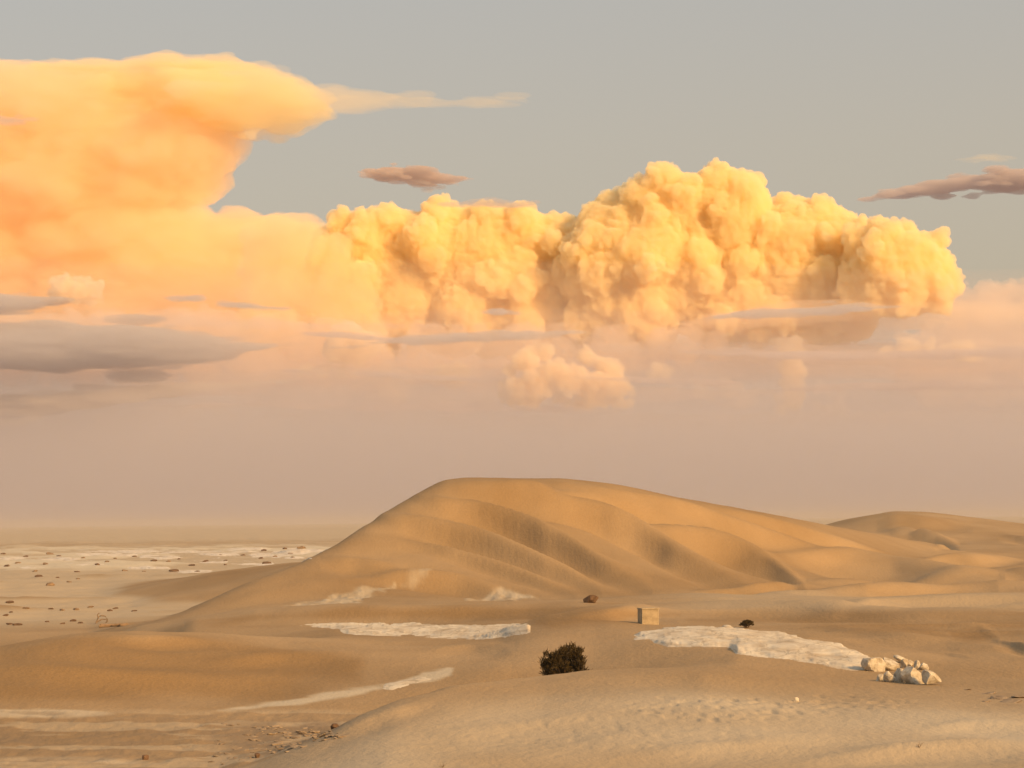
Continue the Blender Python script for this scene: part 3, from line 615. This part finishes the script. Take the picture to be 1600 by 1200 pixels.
# dusty bank that veils the foot of the clouds
def bank(name, px, py, rx, ry, rd, D, material):
    bm = bmesh.new(); bmesh.ops.create_uvsphere(bm, u_segments=96, v_segments=64, radius=1.0)
    q = np.array([v.co[:] for v in bm.verts]); wv = 1 + .05 * noise2(q[:, 0] * 5, q[:, 2] * 3, 5) + .03 * noise2(q[:, 0] * 13, q[:, 2] * 9, 6)
    w = cloud_world(np.stack([px + rx * q[:, 0], py - ry * q[:, 2] * wv, rd * q[:, 1]], -1), D)
    for v, c in zip(bm.verts, w): v.co = c
    bmesh.ops.recalc_face_normals(bm, faces=bm.faces)
    me = bpy.data.meshes.new(name); bm.to_mesh(me); bm.free()
    for p in me.polygons: p.use_smooth = True
    return tag(link(name, me, material), kind='stuff')
bank('dusty_cloud_bank', 800, 800, 4600, 330, 500, 28000, THINBANK)
bank('dusty_cloud_bank', 600, 800, 4400, 235, 500, 27000, BANK)
bank('dusty_cloud_bank', 1000, 800, 4200, 170, 500, 26000, BANK)
bank('dusty_cloud_bank', 700, 800, 5000, 410, 500, 29000, vapour_material('salmon_bank', (.88, .76, .72), 1 / 16500.0))
# ------------------------------------------------------------------ rock
def rock_material(name, c0, c1, scale=3.0, bump=.5, dist=.08, crack=.0):
    mt, n, l, out = mat(name)
    b = node(n, 'ShaderNodeBsdfPrincipled', Roughness=.9); b.inputs['Specular IOR Level'].default_value = .2
    tc = n.new('ShaderNodeNewGeometry')
    a = node(n, 'ShaderNodeTexNoise', Scale=scale, Detail=7.0, Roughness=.65); l.new(tc.outputs['Position'], a.inputs['Vector'])
    r = n.new('ShaderNodeValToRGB'); l.new(a.outputs['Fac'], r.inputs[0])
    r.color_ramp.elements[0].position = .34; r.color_ramp.elements[0].color = (*c0, 1); r.color_ramp.elements[1].position = .58; r.color_ramp.elements[1].color = (*c1, 1)
    l.new(r.outputs[0], b.inputs['Base Color'])
    bp = node(n, 'ShaderNodeBump', Strength=bump, Distance=dist); l.new(a.outputs['Fac'], bp.inputs['Height']); l.new(bp.outputs[0], b.inputs['Normal'])
    l.new(b.outputs[0], out.inputs['Surface'])
    return mt
def chalk_material():
    mt, n, l, out = mat('limestone')
    b = node(n, 'ShaderNodeBsdfPrincipled', Roughness=.92); b.inputs['Specular IOR Level'].default_value = .15
    tc = n.new('ShaderNodeNewGeometry'); mp = n.new('ShaderNodeMapping'); mp.inputs['Scale'].default_value = (.45, .16, 2.2); mp.inputs['Rotation'].default_value = (0, 0, .25); l.new(tc.outputs['Position'], mp.inputs[0])
    a = node(n, 'ShaderNodeTexNoise', Scale=1.6, Detail=8.0, Roughness=.68, Distortion=.6); l.new(mp.outputs[0], a.inputs['Vector'])
    r = n.new('ShaderNodeValToRGB'); l.new(a.outputs['Fac'], r.inputs[0]); e = r.color_ramp.elements
    e[0].position = .30; e[0].color = (.42, .34, .24, 1); e[1].position = .60; e[1].color = (.66, .61, .50, 1); m_ = e.new(.44); m_.color = (.55, .48, .37, 1)
    v = node(n, 'ShaderNodeTexVoronoi', Scale=1.1); v.feature = 'DISTANCE_TO_EDGE'
    wp = n.new('ShaderNodeVectorMath'); wp.operation = 'ADD'; l.new(mp.outputs[0], wp.inputs[0]); l.new(a.outputs['Color'], wp.inputs[1]); l.new(wp.outputs[0], v.inputs['Vector'])
    cr2 = n.new('ShaderNodeMapRange'); l.new(v.outputs['Distance'], cr2.inputs['Value']); cr2.inputs['From Max'].default_value = .035; cr2.inputs['To Min'].default_value = .62; cr2.inputs['To Max'].default_value = 1
    ml = n.new('ShaderNodeVectorMath'); ml.operation = 'SCALE'; l.new(r.outputs[0], ml.inputs[0]); l.new(cr2.outputs[0], ml.inputs['Scale']); l.new(ml.outputs[0], b.inputs['Base Color'])
    bp = node(n, 'ShaderNodeBump', Strength=.3, Distance=.05); l.new(a.outputs['Fac'], bp.inputs['Height']); l.new(bp.outputs[0], b.inputs['Normal']); l.new(b.outputs[0], out.inputs['Surface'])
    return mt
CHALK = chalk_material()
CREAM = rock_material('cream_limestone', (.32, .265, .19), (.55, .51, .42), 3.5, .6, .06)
GREYROCK = rock_material('grey_stone', (.20, .15, .10), (.33, .26, .18), 3.0)
DARKROCK = rock_material('dark_stone', (.08, .05, .03), (.16, .10, .06), 2.0)
BROWNROCK = rock_material('brown_stone', (.15, .105, .065), (.27, .19, .12), 2.0)
FARCHALK = rock_material('far_limestone', (.50, .43, .34), (.70, .66, .58), .25, .5, .4)

# sight-line lookup for whole grids: first sand met in each column
RUN = np.maximum.accumulate(np.where((dist > 60)[None, :], (TZ - ZC) / dist[None, :], -9), axis=1)
def ground_grid(px, py):
    a, s = pix_as(px, py); i = np.clip(np.searchsorted(az, a), 1, len(az) - 1)
    d = np.empty(a.shape)
    for q in np.ndindex(a.shape):
        j = int(np.clip(np.searchsorted(RUN[i[q]], s[q]), 1, len(dist) - 1)); r0, r1 = RUN[i[q], j - 1], RUN[i[q], j]
        d[q] = dist[j - 1] + (dist[j] - dist[j - 1]) * (np.clip((s[q] - r0) / (r1 - r0), 0, 1) if r1 > r0 else 0)
    return d * np.sin(a), d * np.cos(a)
tz_vec = np.vectorize(terrain_z)
def outcrop(poly, H, label, name='limestone_outcrop', material=CHALK, step=(1.6, 1.0), rag=5.0, seed=1, cat='rock', group=None, terr=4, grain=1.0):
    xs = [p[0] for p in poly]; ys = [p[1] for p in poly]
    gx = np.arange(min(xs) - 6, max(xs) + 6, step[0]); gy = np.arange(min(ys) - 5, max(ys) + 5, step[1])
    PXg, PYg = np.meshgrid(gx, gy, indexing='ij')
    sd = inside_dist(PXg, PYg, poly)
    X, Y = ground_grid(PXg, PYg); T = tz_vec(X, Y)
    sd = sd + rag * fbm2(X / (1.3 * grain), Y / (3.0 * grain), seed, 4, .55) * .5
    edge = smooth(0, 5, sd)
    q = .35 * edge + .65 * smooth(0, 26, sd) + .34 * fbm2(X / (7 * grain), Y / (3.5 * grain), seed + 5, 4, .5)
    st = np.floor(q * terr) / terr; fr = q * terr - np.floor(q * terr)
    h = H * (.68 * q + .32 * (st + smooth(.0, .22, fr) / terr)) * edge + .007 * H / .3 * fbm2(X / (.35 * grain), Y / (.8 * grain), seed + 9, 3) * edge
    Zg = T + np.where(sd > 0, h, -.02 + .05 * sd)
    keep = sd > -4
    n1_, n2_ = X.shape; idx = np.arange(n1_ * n2_).reshape(n1_, n2_)
    fk = keep[:-1, :-1] & keep[1:, :-1] & keep[1:, 1:] & keep[:-1, 1:]
    fc = np.stack([idx[:-1, :-1], idx[1:, :-1], idx[1:, 1:], idx[:-1, 1:]], -1)[fk]
    used = np.unique(fc); mp = np.zeros(n1_ * n2_, int); mp[used] = np.arange(len(used))
    V = np.stack([X, Y, Zg], -1).reshape(-1, 3)[used]
    org = V.mean(0); me = mesh_from(name, V - org, mp[fc])
    bm = bmesh.new(); bm.from_mesh(me); bmesh.ops.recalc_face_normals(bm, faces=bm.faces)
    if sum(f.normal.z for f in bm.faces) < 0: bmesh.ops.reverse_faces(bm, faces=bm.faces)
    # close it underneath: a skirt down into the sand
    ed = [e for e in bm.edges if e.is_boundary]; r = bmesh.ops.extrude_edge_only(bm, edges=ed)
    for v in r['geom']:
        if isinstance(v, bmesh.types.BMVert): v.co.z -= .5
    bm.to_mesh(me); bm.free()
    for p in me.polygons: p.use_smooth = True
    o = link(name, me, material); o.location = org
    return tag(o, label, cat, group)
outcrop([(982, 996), (1000, 990), (1030, 984), (1080, 980), (1130, 980), (1180, 986), (1240, 992), (1300, 1004), (1345, 1018), (1378, 1032), (1380, 1044), (1340, 1048), (1300, 1044), (1255, 1036), (1200, 1028), (1150, 1024), (1140, 1014), (1090, 1012), (1040, 1010), (1020, 1004), (990, 1002)], .36,
        'long white limestone outcrop on the sand right of the concrete box', seed=3, rag=4.5)
outcrop([(470, 977), (520, 973), (560, 973), (640, 974), (720, 976), (780, 976), (830, 974), (830, 990), (770, 999), (690, 999), (640, 993), (590, 993), (545, 992), (525, 984), (490, 980)], .30,
        'thin white limestone strip between the left dune and the small brown ridge', seed=13, rag=3.5)
outcrop([(588, 1080), (600, 1068), (622, 1060), (655, 1056), (690, 1058), (670, 1066), (640, 1072), (612, 1082)], .16, 'small patch of white limestone in the hollow below the thin strip', seed=23, rag=4, step=(1.2, .8))
far_spots = [(90, 873, 40, 4), (160, 866, 60, 5), (215, 862, 70, 4), (250, 870, 45, 4), (300, 862, 60, 4), (340, 866, 50, 5), (390, 860, 50, 4), (420, 868, 45, 4), (455, 862, 40, 4), (490, 859, 36, 3), (130, 880, 40, 3), (40, 886, 40, 3), (330, 878, 40, 3), (395, 880, 40, 3), (230, 888, 40, 3), (300, 892, 34, 3), (20, 872, 34, 3), (465, 872, 30, 3)]
ORD = 'leftmost second third fourth fifth sixth seventh eighth ninth tenth eleventh twelfth thirteenth fourteenth fifteenth sixteenth seventeenth rightmost'.split()
for k, (x, y, w, h) in enumerate(sorted(far_spots)):
    poly = [(x + w * .85 * math.cos(t) * random.uniform(.75, 1.1), y + h * 1.0 * math.sin(t) * random.uniform(.5, 1.2)) for t in np.linspace(0, 2 * math.pi, 13)[:-1]]
    outcrop(poly, .9, ORD[k] + (' low pale limestone ledge on the far plain' if k in (0, 17) else ' low pale limestone ledge from the left on the far plain'), 'limestone_outcrop', FARCHALK, (1.6, .5), 4.5, 100 + 7 * k, 'rock', 'pale limestone ledges on the far plain', 2, 9.0)

def stone_mesh(name, size, seed, n=9, sub=3, bump=.05):
    """broken stone: a ball trimmed flat by random cleavage planes"""
    g = random.Random(seed); bm = bmesh.new(); bmesh.ops.create_icosphere(bm, subdivisions=sub, radius=1.0)
    q = np.array([v.co[:] for v in bm.verts])
    q = np.sign(q) * np.abs(q) ** .8
    for i in range(n):
        u = np.array([g.gauss(0, 1), g.gauss(0, 1), g.gauss(0, .8)]); u /= np.linalg.norm(u); d = g.uniform(.52, .88)
        q -= np.maximum(q @ u - d, 0)[:, None] * u
    q += bump * np.stack([fbm2(q[:, 0] * 2 + k, q[:, 1] * 2 + q[:, 2] * 1.7, seed + k, 2) for k in range(3)], -1)
    q = (q - (q.max(0) + q.min(0)) / 2) / (q.max(0) - q.min(0))
    for v, c in zip(bm.verts, q): v.co = (c[0] * size[0], c[1] * size[1], c[2] * size[2])
    me = bpy.data.meshes.new(name); bm.to_mesh(me); bm.free()
    return me
def stone(name, px0, px1, py0, py1, label, material, seed, roll=0.0, tilt=0.0, yaw=0.0, depth=.8, n=14, cat='rock', group=None, d=None, sink=.45, sub=3):
    """a stone that spans these photograph columns and rows, set on the sand"""
    cx = (px0 + px1) / 2
    p = ground_at(cx, py1) if d is None else place(cx, py1, d)
    if d is not None: p.z = terrain_z(p.x, p.y) if abs(terrain_z(p.x, p.y) - p.z) < .4 else p.z
    D = math.hypot(p.x, p.y); w, h = (px1 - px0) * D / F, (py1 - py0) * D / F
    c, s = abs(math.cos(roll * .8)), abs(math.sin(roll * .8))
    if abs(c * c - s * s) > .15: L, T_ = (w * c - h * s) / (c * c - s * s), (h * c - w * s) / (c * c - s * s)
    else: L, T_ = w, h
    L, T_ = max(L, .5 * w), max(T_, .5 * h)
    o = link(name, stone_mesh(name, (L, depth * min(L, max(w, h)), T_ * (1 + sink)), seed, 9, sub), material)
    o.location = (p.x, p.y, p.z + h * (.5 - sink * .35)); o.rotation_euler = (tilt, roll * .8, yaw)
    return tag(o, label, cat, group)
# broken slabs at the right end of the outcrop
SL = 'broken slabs at the right end of the long outcrop'
stone('broken_boulder', 1346, 1380, 1025, 1048, 'big pale yellow end block joined to the long white outcrop', CREAM, 3, .1, .15, .3, 1.0, 18, group=SL)
stone('broken_boulder', 1377, 1408, 1027, 1047, 'thin leaning slab just right of the outcrop end block', CREAM, 5, .42, .3, .2, .8, 12, group=SL)
stone('broken_boulder', 1378, 1400, 1047, 1066, 'short shard in front of the thin leaning slab', CREAM, 8, .5, .2, -.3, .7, 12, group=SL)
stone('broken_boulder', 1392, 1416, 1044, 1066, 'shaded brown faced block between the short shard and the big wedge', CREAM, 11, .1, .0, -.5, .9, 14, group=SL)
stone('broken_boulder', 1407, 1449, 1040, 1068, 'biggest wedge shaped slab at the front of the broken pile', CREAM, 14, .22, .25, .2, .8, 14, group=SL)
stone('broken_boulder', 1369, 1382, 1054, 1064, 'small rounded stone left of the short shard', CREAM, 17, 0, 0, .4, .9, 16, group=SL)
stone('broken_boulder', 1396, 1420, 1022, 1035, 'leaning slab at the top back of the broken pile', CREAM, 20, .5, .2, .1, .8, 12, group=SL)
stone('broken_boulder', 1407, 1421, 1029, 1043, 'rounded block under the back leaning slab', CREAM, 23, .2, 0, .5, .9, 16, group=SL)
stone('broken_boulder', 1416, 1430, 1030, 1040, 'narrow stone right of the back leaning slab', CREAM, 26, .3, 0, 0, .9, 12, group=SL)
stone('broken_boulder', 1428, 1439, 1032, 1044, 'small pale stone in the middle of the broken pile', CREAM, 29, .1, 0, .3, .9, 14, group=SL)
stone('broken_boulder', 1435, 1453, 1034, 1046, 'pale stone at the back right of the broken pile', CREAM, 32, .35, 0, .2, .8, 12, group=SL)
stone('broken_boulder', 1437, 1474, 1043, 1070, 'long slab sloping down at the far right of the broken pile', CREAM, 35, .5, .2, .15, .7, 14, group=SL)
# single stones
stone('boulder', 912, 936, 929, 942, 'lone brown wedge shaped boulder at the foot of the great dune', DARKROCK, 41, .1, 0, .4, .8, 10)
stone('boulder', 1240, 1248, 1090, 1096, 'small pale stone on the trampled sand in the right foreground', CREAM, 44, 0, 0, .3, .9, 12)
stone('boulder', 222, 233, 1180, 1187, 'dark pebble on the pale ledge at the bottom left', DARKROCK, 47, 0, 0, .3, .9, 12)
stone('boulder', 397, 407, 1177, 1184, 'dark pebble among the grey stones at the bottom left', DARKROCK, 50, 0, 0, .6, .9, 12)
stone('boulder', 516, 532, 1142, 1151, 'dark stone at the tip of the grey stones, half under the foreground dune', DARKROCK, 53, .1, 0, .2, .9, 12, d=90)
# grey stones on the flat at the bottom left, and slabs at the right edge
gm = [stone_mesh('grey_stone', (1, 1, .5), 200 + k, 8, 2) for k in range(6)]
for m_ in gm: m_.materials.append(GREYROCK)
g = random.Random(5)
def scatter(name, meshes, spots, label, group, cat='stone'):
    for (x, y, w, asp) in spots:
        p = ground_at(x, y, 78); D = math.hypot(p.x, p.y)
        o = link(name, g.choice(meshes)); s = w * D / F
        o.scale = (s, s * g.uniform(.9, 1.6), s * asp); o.rotation_euler = (g.uniform(-.12, .12), g.uniform(-.12, .12), g.uniform(0, 6.28)); o.location = (p.x, p.y, p.z + .04 * s)
        tag(o, label, cat, group)
sp_ = []
while len(sp_) < 130:
    t = g.random() ** .8; x = 330 + 195 * t; lo_, hi_ = 1122 + 22 * t, 1199 - 44 * t
    if hi_ > lo_: sp_.append((x + g.gauss(0, 8), g.uniform(lo_, hi_), g.choice((5, 6, 8, 9, 12, 16)), g.uniform(.35, .7)))
scatter('grey_stone', gm, sp_, 'flat grey stone among many in the stony hollow at the bottom left', 'grey stones in the stony hollow at the bottom left')
for q_, l_ in [((1512, 1078, 12, .3), 'leftmost and smallest of the flat grey slabs near the right edge'), ((1540, 1096, 14, .3), 'second flat grey slab from the left near the right edge, nearest the viewer'), ((1545, 1084, 18, .3), 'flat grey slab third from the left near the right edge'),
               ((1560, 1092, 26, .3), 'flat grey slab in the middle of the group near the right edge'), ((1580, 1097, 30, .25), 'broad flat grey slab second from the right edge'), ((1598, 1090, 30, .3), 'broad flat grey slab cut by the right edge')]:
    scatter('flat_rock', gm, [q_], l_, 'flat dark grey slabs at the right edge', 'rock')
# scattered brown stones on the pale plain, many standing in for tussock shadows
dm = [stone_mesh('dark_rock', (1, 1, 1), 300 + k, 5, 2, .12) for k in range(5)]
for m_ in dm: m_.materials.append(DARKROCK)
bmz = [stone_mesh('brown_rock', (1, 1, 1), 320 + k, 5, 2, .12) for k in range(4)]
for m_ in bmz: m_.materials.append(BROWNROCK)
plain_spots = [(78, 866, 10), (92, 869, 7), (11, 885, 10), (71, 882, 9), (152, 883, 9), (167, 878, 7), (195, 892, 9), (120, 894, 8), (122, 905, 7), (108, 910, 7), (61, 901, 10), (15, 942, 12), (41, 951, 11), (79, 952, 9), (97, 954, 9), (119, 953, 11), (172, 955, 9), (180, 951, 8),
    (210, 955, 8), (9, 962, 9), (17, 957, 6), (15, 976, 12), (27, 977, 13), (74, 972, 9), (98, 975, 9), (114, 971, 10), (126, 974, 9), (141, 949, 9), (412, 861, 10), (457, 872, 8), (454, 866, 10), (471, 857, 12), (408, 873, 9), (352, 876, 6), (352, 883, 6), (299, 884, 10), (308, 894, 8), (263, 878, 8), (321, 878, 9),
    (40, 870, 8), (55, 893, 8), (5, 866, 9), (28, 880, 9), (240, 877, 10), (210, 870, 7), (180, 873, 6), (380, 868, 7), (430, 870, 7), (445, 858, 8), (345, 868, 7), (280, 874, 6), (130, 872, 6), (225, 893, 6), (90, 903, 6)]
def plain_rock(x, y, w, meshes, label, group=None, name='dark_rock', asp=.45):
    p = ground_at(x, y, 200, 3000); D = math.hypot(p.x, p.y); s = w * D / F
    o = link(name, g.choice(meshes)); o.scale = (s * g.uniform(.8, 1.25), s * .8, s * asp * g.uniform(.7, 1.3)); o.rotation_euler = (g.uniform(-.1, .1), g.uniform(-.15, .15), g.uniform(-.6, .6)); o.location = (p.x, p.y, p.z + .06 * s)
    return tag(o, label, 'rock', group)
for (x, y, w) in plain_spots:
    plain_rock(x, y, w, dm if g.random() < .6 else bmz, 'small brown rock, one of many standing in for tussock shadows, on the pale stony plain left of the great dune', 'brown rocks scattered on the pale plain')
plain_rock(271, 893, 15, dm, 'larger dark rock in the middle of the pale stony plain')
plain_rock(417, 881, 13, dm, 'darkest low rock on the plain close to the left flank of the great dune')
plain_rock(78, 915, 15, bmz, 'rounded tan rock standing in front of the darker swell on the left plain')
# ------------------------------------------------------------------ plants
def leaf_material(name, c0, c1):
    mt, n, l, out = mat(name)
    b = node(n, 'ShaderNodeBsdfPrincipled', Roughness=.8); b.inputs['Specular IOR Level'].default_value = .15
    gi = n.new('ShaderNodeNewGeometry'); r = n.new('ShaderNodeValToRGB'); l.new(gi.outputs['Random Per Island'], r.inputs[0])
    r.color_ramp.elements[0].color = (*c0, 1); r.color_ramp.elements[1].color = (*c1, 1); l.new(r.outputs[0], b.inputs['Base Color']); l.new(b.outputs[0], out.inputs['Surface'])
    return mt
LEAF = leaf_material('dark_leaf', (.020, .014, .006), (.070, .048, .014))
TWIG = leaf_material('dry_twig', (.10, .06, .03), (.20, .13, .07))
def blades(rng_, n, centre, spread, length, width, up=.8):
    V, Fc = [], []
    for i in range(n):
        u = Vector((rng_.gauss(0, 1), rng_.gauss(0, 1), rng_.gauss(0, 1))); u.normalize()
        b = Vector(centre) + Vector((u.x * spread[0], u.y * spread[1], u.z * spread[2])) * rng_.random() ** .5
        dr = Vector((rng_.gauss(0, .6), rng_.gauss(0, .6), up + rng_.gauss(0, .4))).normalized(); sd_ = dr.cross(Vector((rng_.gauss(0, 1), rng_.gauss(0, 1), .1))).normalized()
        L = length * rng_.uniform(.6, 1.2); k = len(V)
        V += [b - sd_ * width * .3, b + sd_ * width * .3, b + dr * L * .6 + sd_ * width * .5, b + dr * L, b + dr * L * .6 - sd_ * width * .5]; Fc.append((k, k + 1, k + 2, k + 3, k + 4))
    return V, Fc
def tube(V, Fc, pts, r0, r1, k=5):
    base = len(V); n = len(pts)
    for i, p in enumerate(pts):
        r = r0 + (r1 - r0) * i / (n - 1); dr = (pts[min(i + 1, n - 1)] - pts[max(i - 1, 0)]).normalized(); a = dr.orthogonal().normalized(); b = dr.cross(a)
        V += [p + (a * math.cos(6.283 * j / k) + b * math.sin(6.283 * j / k)) * r for j in range(k)]
    for i in range(n - 1):
        for j in range(k): Fc.append((base + i * k + j, base + i * k + (j + 1) % k, base + (i + 1) * k + (j + 1) % k, base + (i + 1) * k + j))
def pymesh(name, V, Fc):
    me = bpy.data.meshes.new(name); me.from_pydata([tuple(v) for v in V], [], Fc); me.update(); return me
def bush(name, p, w, h, label, seed, clumps=60, per=70, bl=.22, outline=None):
    r = random.Random(seed); root = link(name, None); root.location = p
    V, Fc, SV, SF = [], [], [], []
    for c in range(clumps):
        while True:
            x, y, z = r.uniform(-1, 1), r.uniform(-1, 1), r.random()
            top = outline(x) if outline else math.sqrt(max(0, 1 - x * x))
            if x * x + y * y < 1 and z < top * (1 - .25 * y * y): break
        q = Vector((x * w * .46, y * w * .34, .06 * h + z * h * .86))
        v, f = blades(r, per, q, (w * .085, w * .085, h * .09), bl, .03 * max(w, 1.6) / 2.4)
        k = len(V); V += v; Fc += [tuple(i + k for i in t) for t in f]
        if c % 3 == 0:
            a = Vector((q.x * .25, q.y * .25, -.1)); m_ = a.lerp(q, .5) + Vector((r.gauss(0, .04), r.gauss(0, .04), .05 * h)); tube(SV, SF, [a, m_, q], .022 * w / 2.4 * 1.4, .008 * w / 2.4)
    fo = link('foliage', pymesh('foliage', V, Fc), LEAF, root); st = link('stems', pymesh('stems', SV, SF), TWIG, root)
    return tag(root, label, 'bush')
p = place(880, 1052, 112.5); p.z = terrain_z(p.x, p.y)
Dp = math.hypot(p.x, p.y); hgt = (ZC + float(pix_as(880, 1005)[1]) * Dp) - p.z
bush('desert_bush', p, 80 * Dp / F, hgt, 'dark round bush standing behind the crest of the foreground sand', 3, 95, 62, .27,
     lambda x: float(np.interp(x, [-1, -.8, -.62, -.3, 0, .3, .55, .8, 1], [.42, .58, .78, .93, 1.0, .98, .97, .78, .5])))
p = ground_at(1167, 981); Dp = math.hypot(p.x, p.y); p.z += .12
bush('desert_shrub', p, 25 * Dp / F, 9.5 * Dp / F, 'small dark shrub on top of the long white outcrop', 9, 80, 60, .07)
for (x, y, hh, lb) in [(692, 1199, 9, 'tiny dry sprig at the bottom edge of the foreground sand'), (1435, 1168, 9, 'tiny dry sprig on the foreground sand at the lower right')]:
    p = ground_at(x, y, 60); Dp = math.hypot(p.x, p.y); V, Fc = [], []
    for k in range(9):
        a = Vector((g.gauss(0, .02), g.gauss(0, .02), -.03)); b = Vector((g.gauss(0, .07), g.gauss(0, .07), hh * Dp / F * g.uniform(.5, 1))); tube(V, Fc, [a, a.lerp(b, .5) + Vector((g.gauss(0, .015), 0, 0)), b], .006, .002, 4)
    o = link('dry_sprig', pymesh('dry_sprig', V, Fc), TWIG); o.location = p; tag(o, lb, 'plant')
# dead wood on the plain at the tail of the dune
p = ground_at(186, 979, 200, 2000); Dp = math.hypot(p.x, p.y); k_ = Dp / F
V, Fc = [], []
for (x0, y0, x1, y1, r0) in [(-30, 1, 30, 3, 2.6), (-28, 3, 4, 1, 1.8), (2, 3, 32, 1, 2.0), (-10, 2, 12, 5, 1.2)]:
    a, b = Vector((x0 * k_, -.3, y0 * k_)), Vector((x1 * k_, .3, y1 * k_)); tube(V, Fc, [a, a.lerp(b, .4) + Vector((0, .2, .6 * k_)), a.lerp(b, .7) + Vector((0, 0, -.4 * k_)), b], r0 * k_, r0 * .6 * k_, 6)
o = link('dead_log', pymesh('dead_log', V, Fc), BROWNROCK); o.location = p; tag(o, 'long low dead log lying on the plain at the left tail of the dune', 'log')
p = ground_at(158, 974, 200, 2000); k_ = math.hypot(p.x, p.y) / F; V, Fc = [], []
for (a0, b0, c0) in [((-8, 0), (-4, 10), (0, 12)), ((0, 12), (6, 11), (9, 6)), ((9, 6), (9, 3), (6, 0)), ((-6, 2), (0, 6), (7, 6)), ((-4, 8), (-6, 13), (-3, 16))]:
    tube(V, Fc, [Vector((q[0] * k_, .1 * i, q[1] * k_)) for i, q in enumerate((a0, b0, c0))], 1.1 * k_, .7 * k_, 5)
o = link('dead_branch', pymesh('dead_branch', V, Fc), BROWNROCK); o.location = p; tag(o, 'bent dead branch sticking up at the left end of the dead log', 'branch')
# ------------------------------------------------------------------ concrete box on the knoll
def plain_mat(name, c, rough=.85, nz=.12, scale=4):
    return rock_material(name, tuple(q * (1 - nz) for q in c), tuple(min(1, q * (1 + nz)) for q in c), scale, .25, .02)
CONC = plain_mat('concrete', (.33, .27, .18), nz=.2, scale=2.2); CONC2 = plain_mat('pale_concrete', (.39, .325, .22), nz=.22, scale=2.2)
def box(name, x0, x1, y0, y1, z0, z1, material, parent, bev=.012):
    bm = bmesh.new(); bmesh.ops.create_cube(bm, size=1)
    for v in bm.verts: v.co = ((x0 + x1) / 2 + v.co.x * (x1 - x0), (y0 + y1) / 2 + v.co.y * (y1 - y0), (z0 + z1) / 2 + v.co.z * (z1 - z0))
    bmesh.ops.bevel(bm, geom=list(bm.edges), offset=bev, segments=2, affect='EDGES')
    me = bpy.data.meshes.new(name); bm.to_mesh(me); bm.free(); return link(name, me, material, parent)
p = ground_at(1013, 975, 60, 400); Dp = math.hypot(p.x, p.y); W_ = 27 * Dp / F; H_ = 25 * Dp / F
root = link('concrete_box', None); root.location = p; root.rotation_euler = (0, 0, R(14))
hw, dp = W_ / 2, W_ * .45
box('front_panel', -hw + .06, hw - .06, -dp + .012, -dp + .08, -.2, H_ - .07, CONC, root)
box('back_panel', -hw + .06, hw - .06, dp - .08, dp - .012, -.2, H_ - .07, CONC, root)
for sx in (-1, 1):
    box('side_panel', min(sx * (hw - .012), sx * (hw - .08)), max(sx * (hw - .012), sx * (hw - .08)), -dp + .08, dp - .08, -.2, H_ - .07, CONC, root)
    for sy in (-1, 1):
        box('corner_post', min(sx * hw, sx * (hw - .06)), max(sx * hw, sx * (hw - .06)), min(sy * dp, sy * (dp - .06)), max(sy * dp, sy * (dp - .06)), -.25, H_ - .07, CONC2, root)
box('lid', -hw - .04, hw + .04, -dp - .04, dp + .04, H_ - .068, H_, CONC2, root)
tag(root, 'small square concrete box with a flat lid on the sandy knoll', 'box')
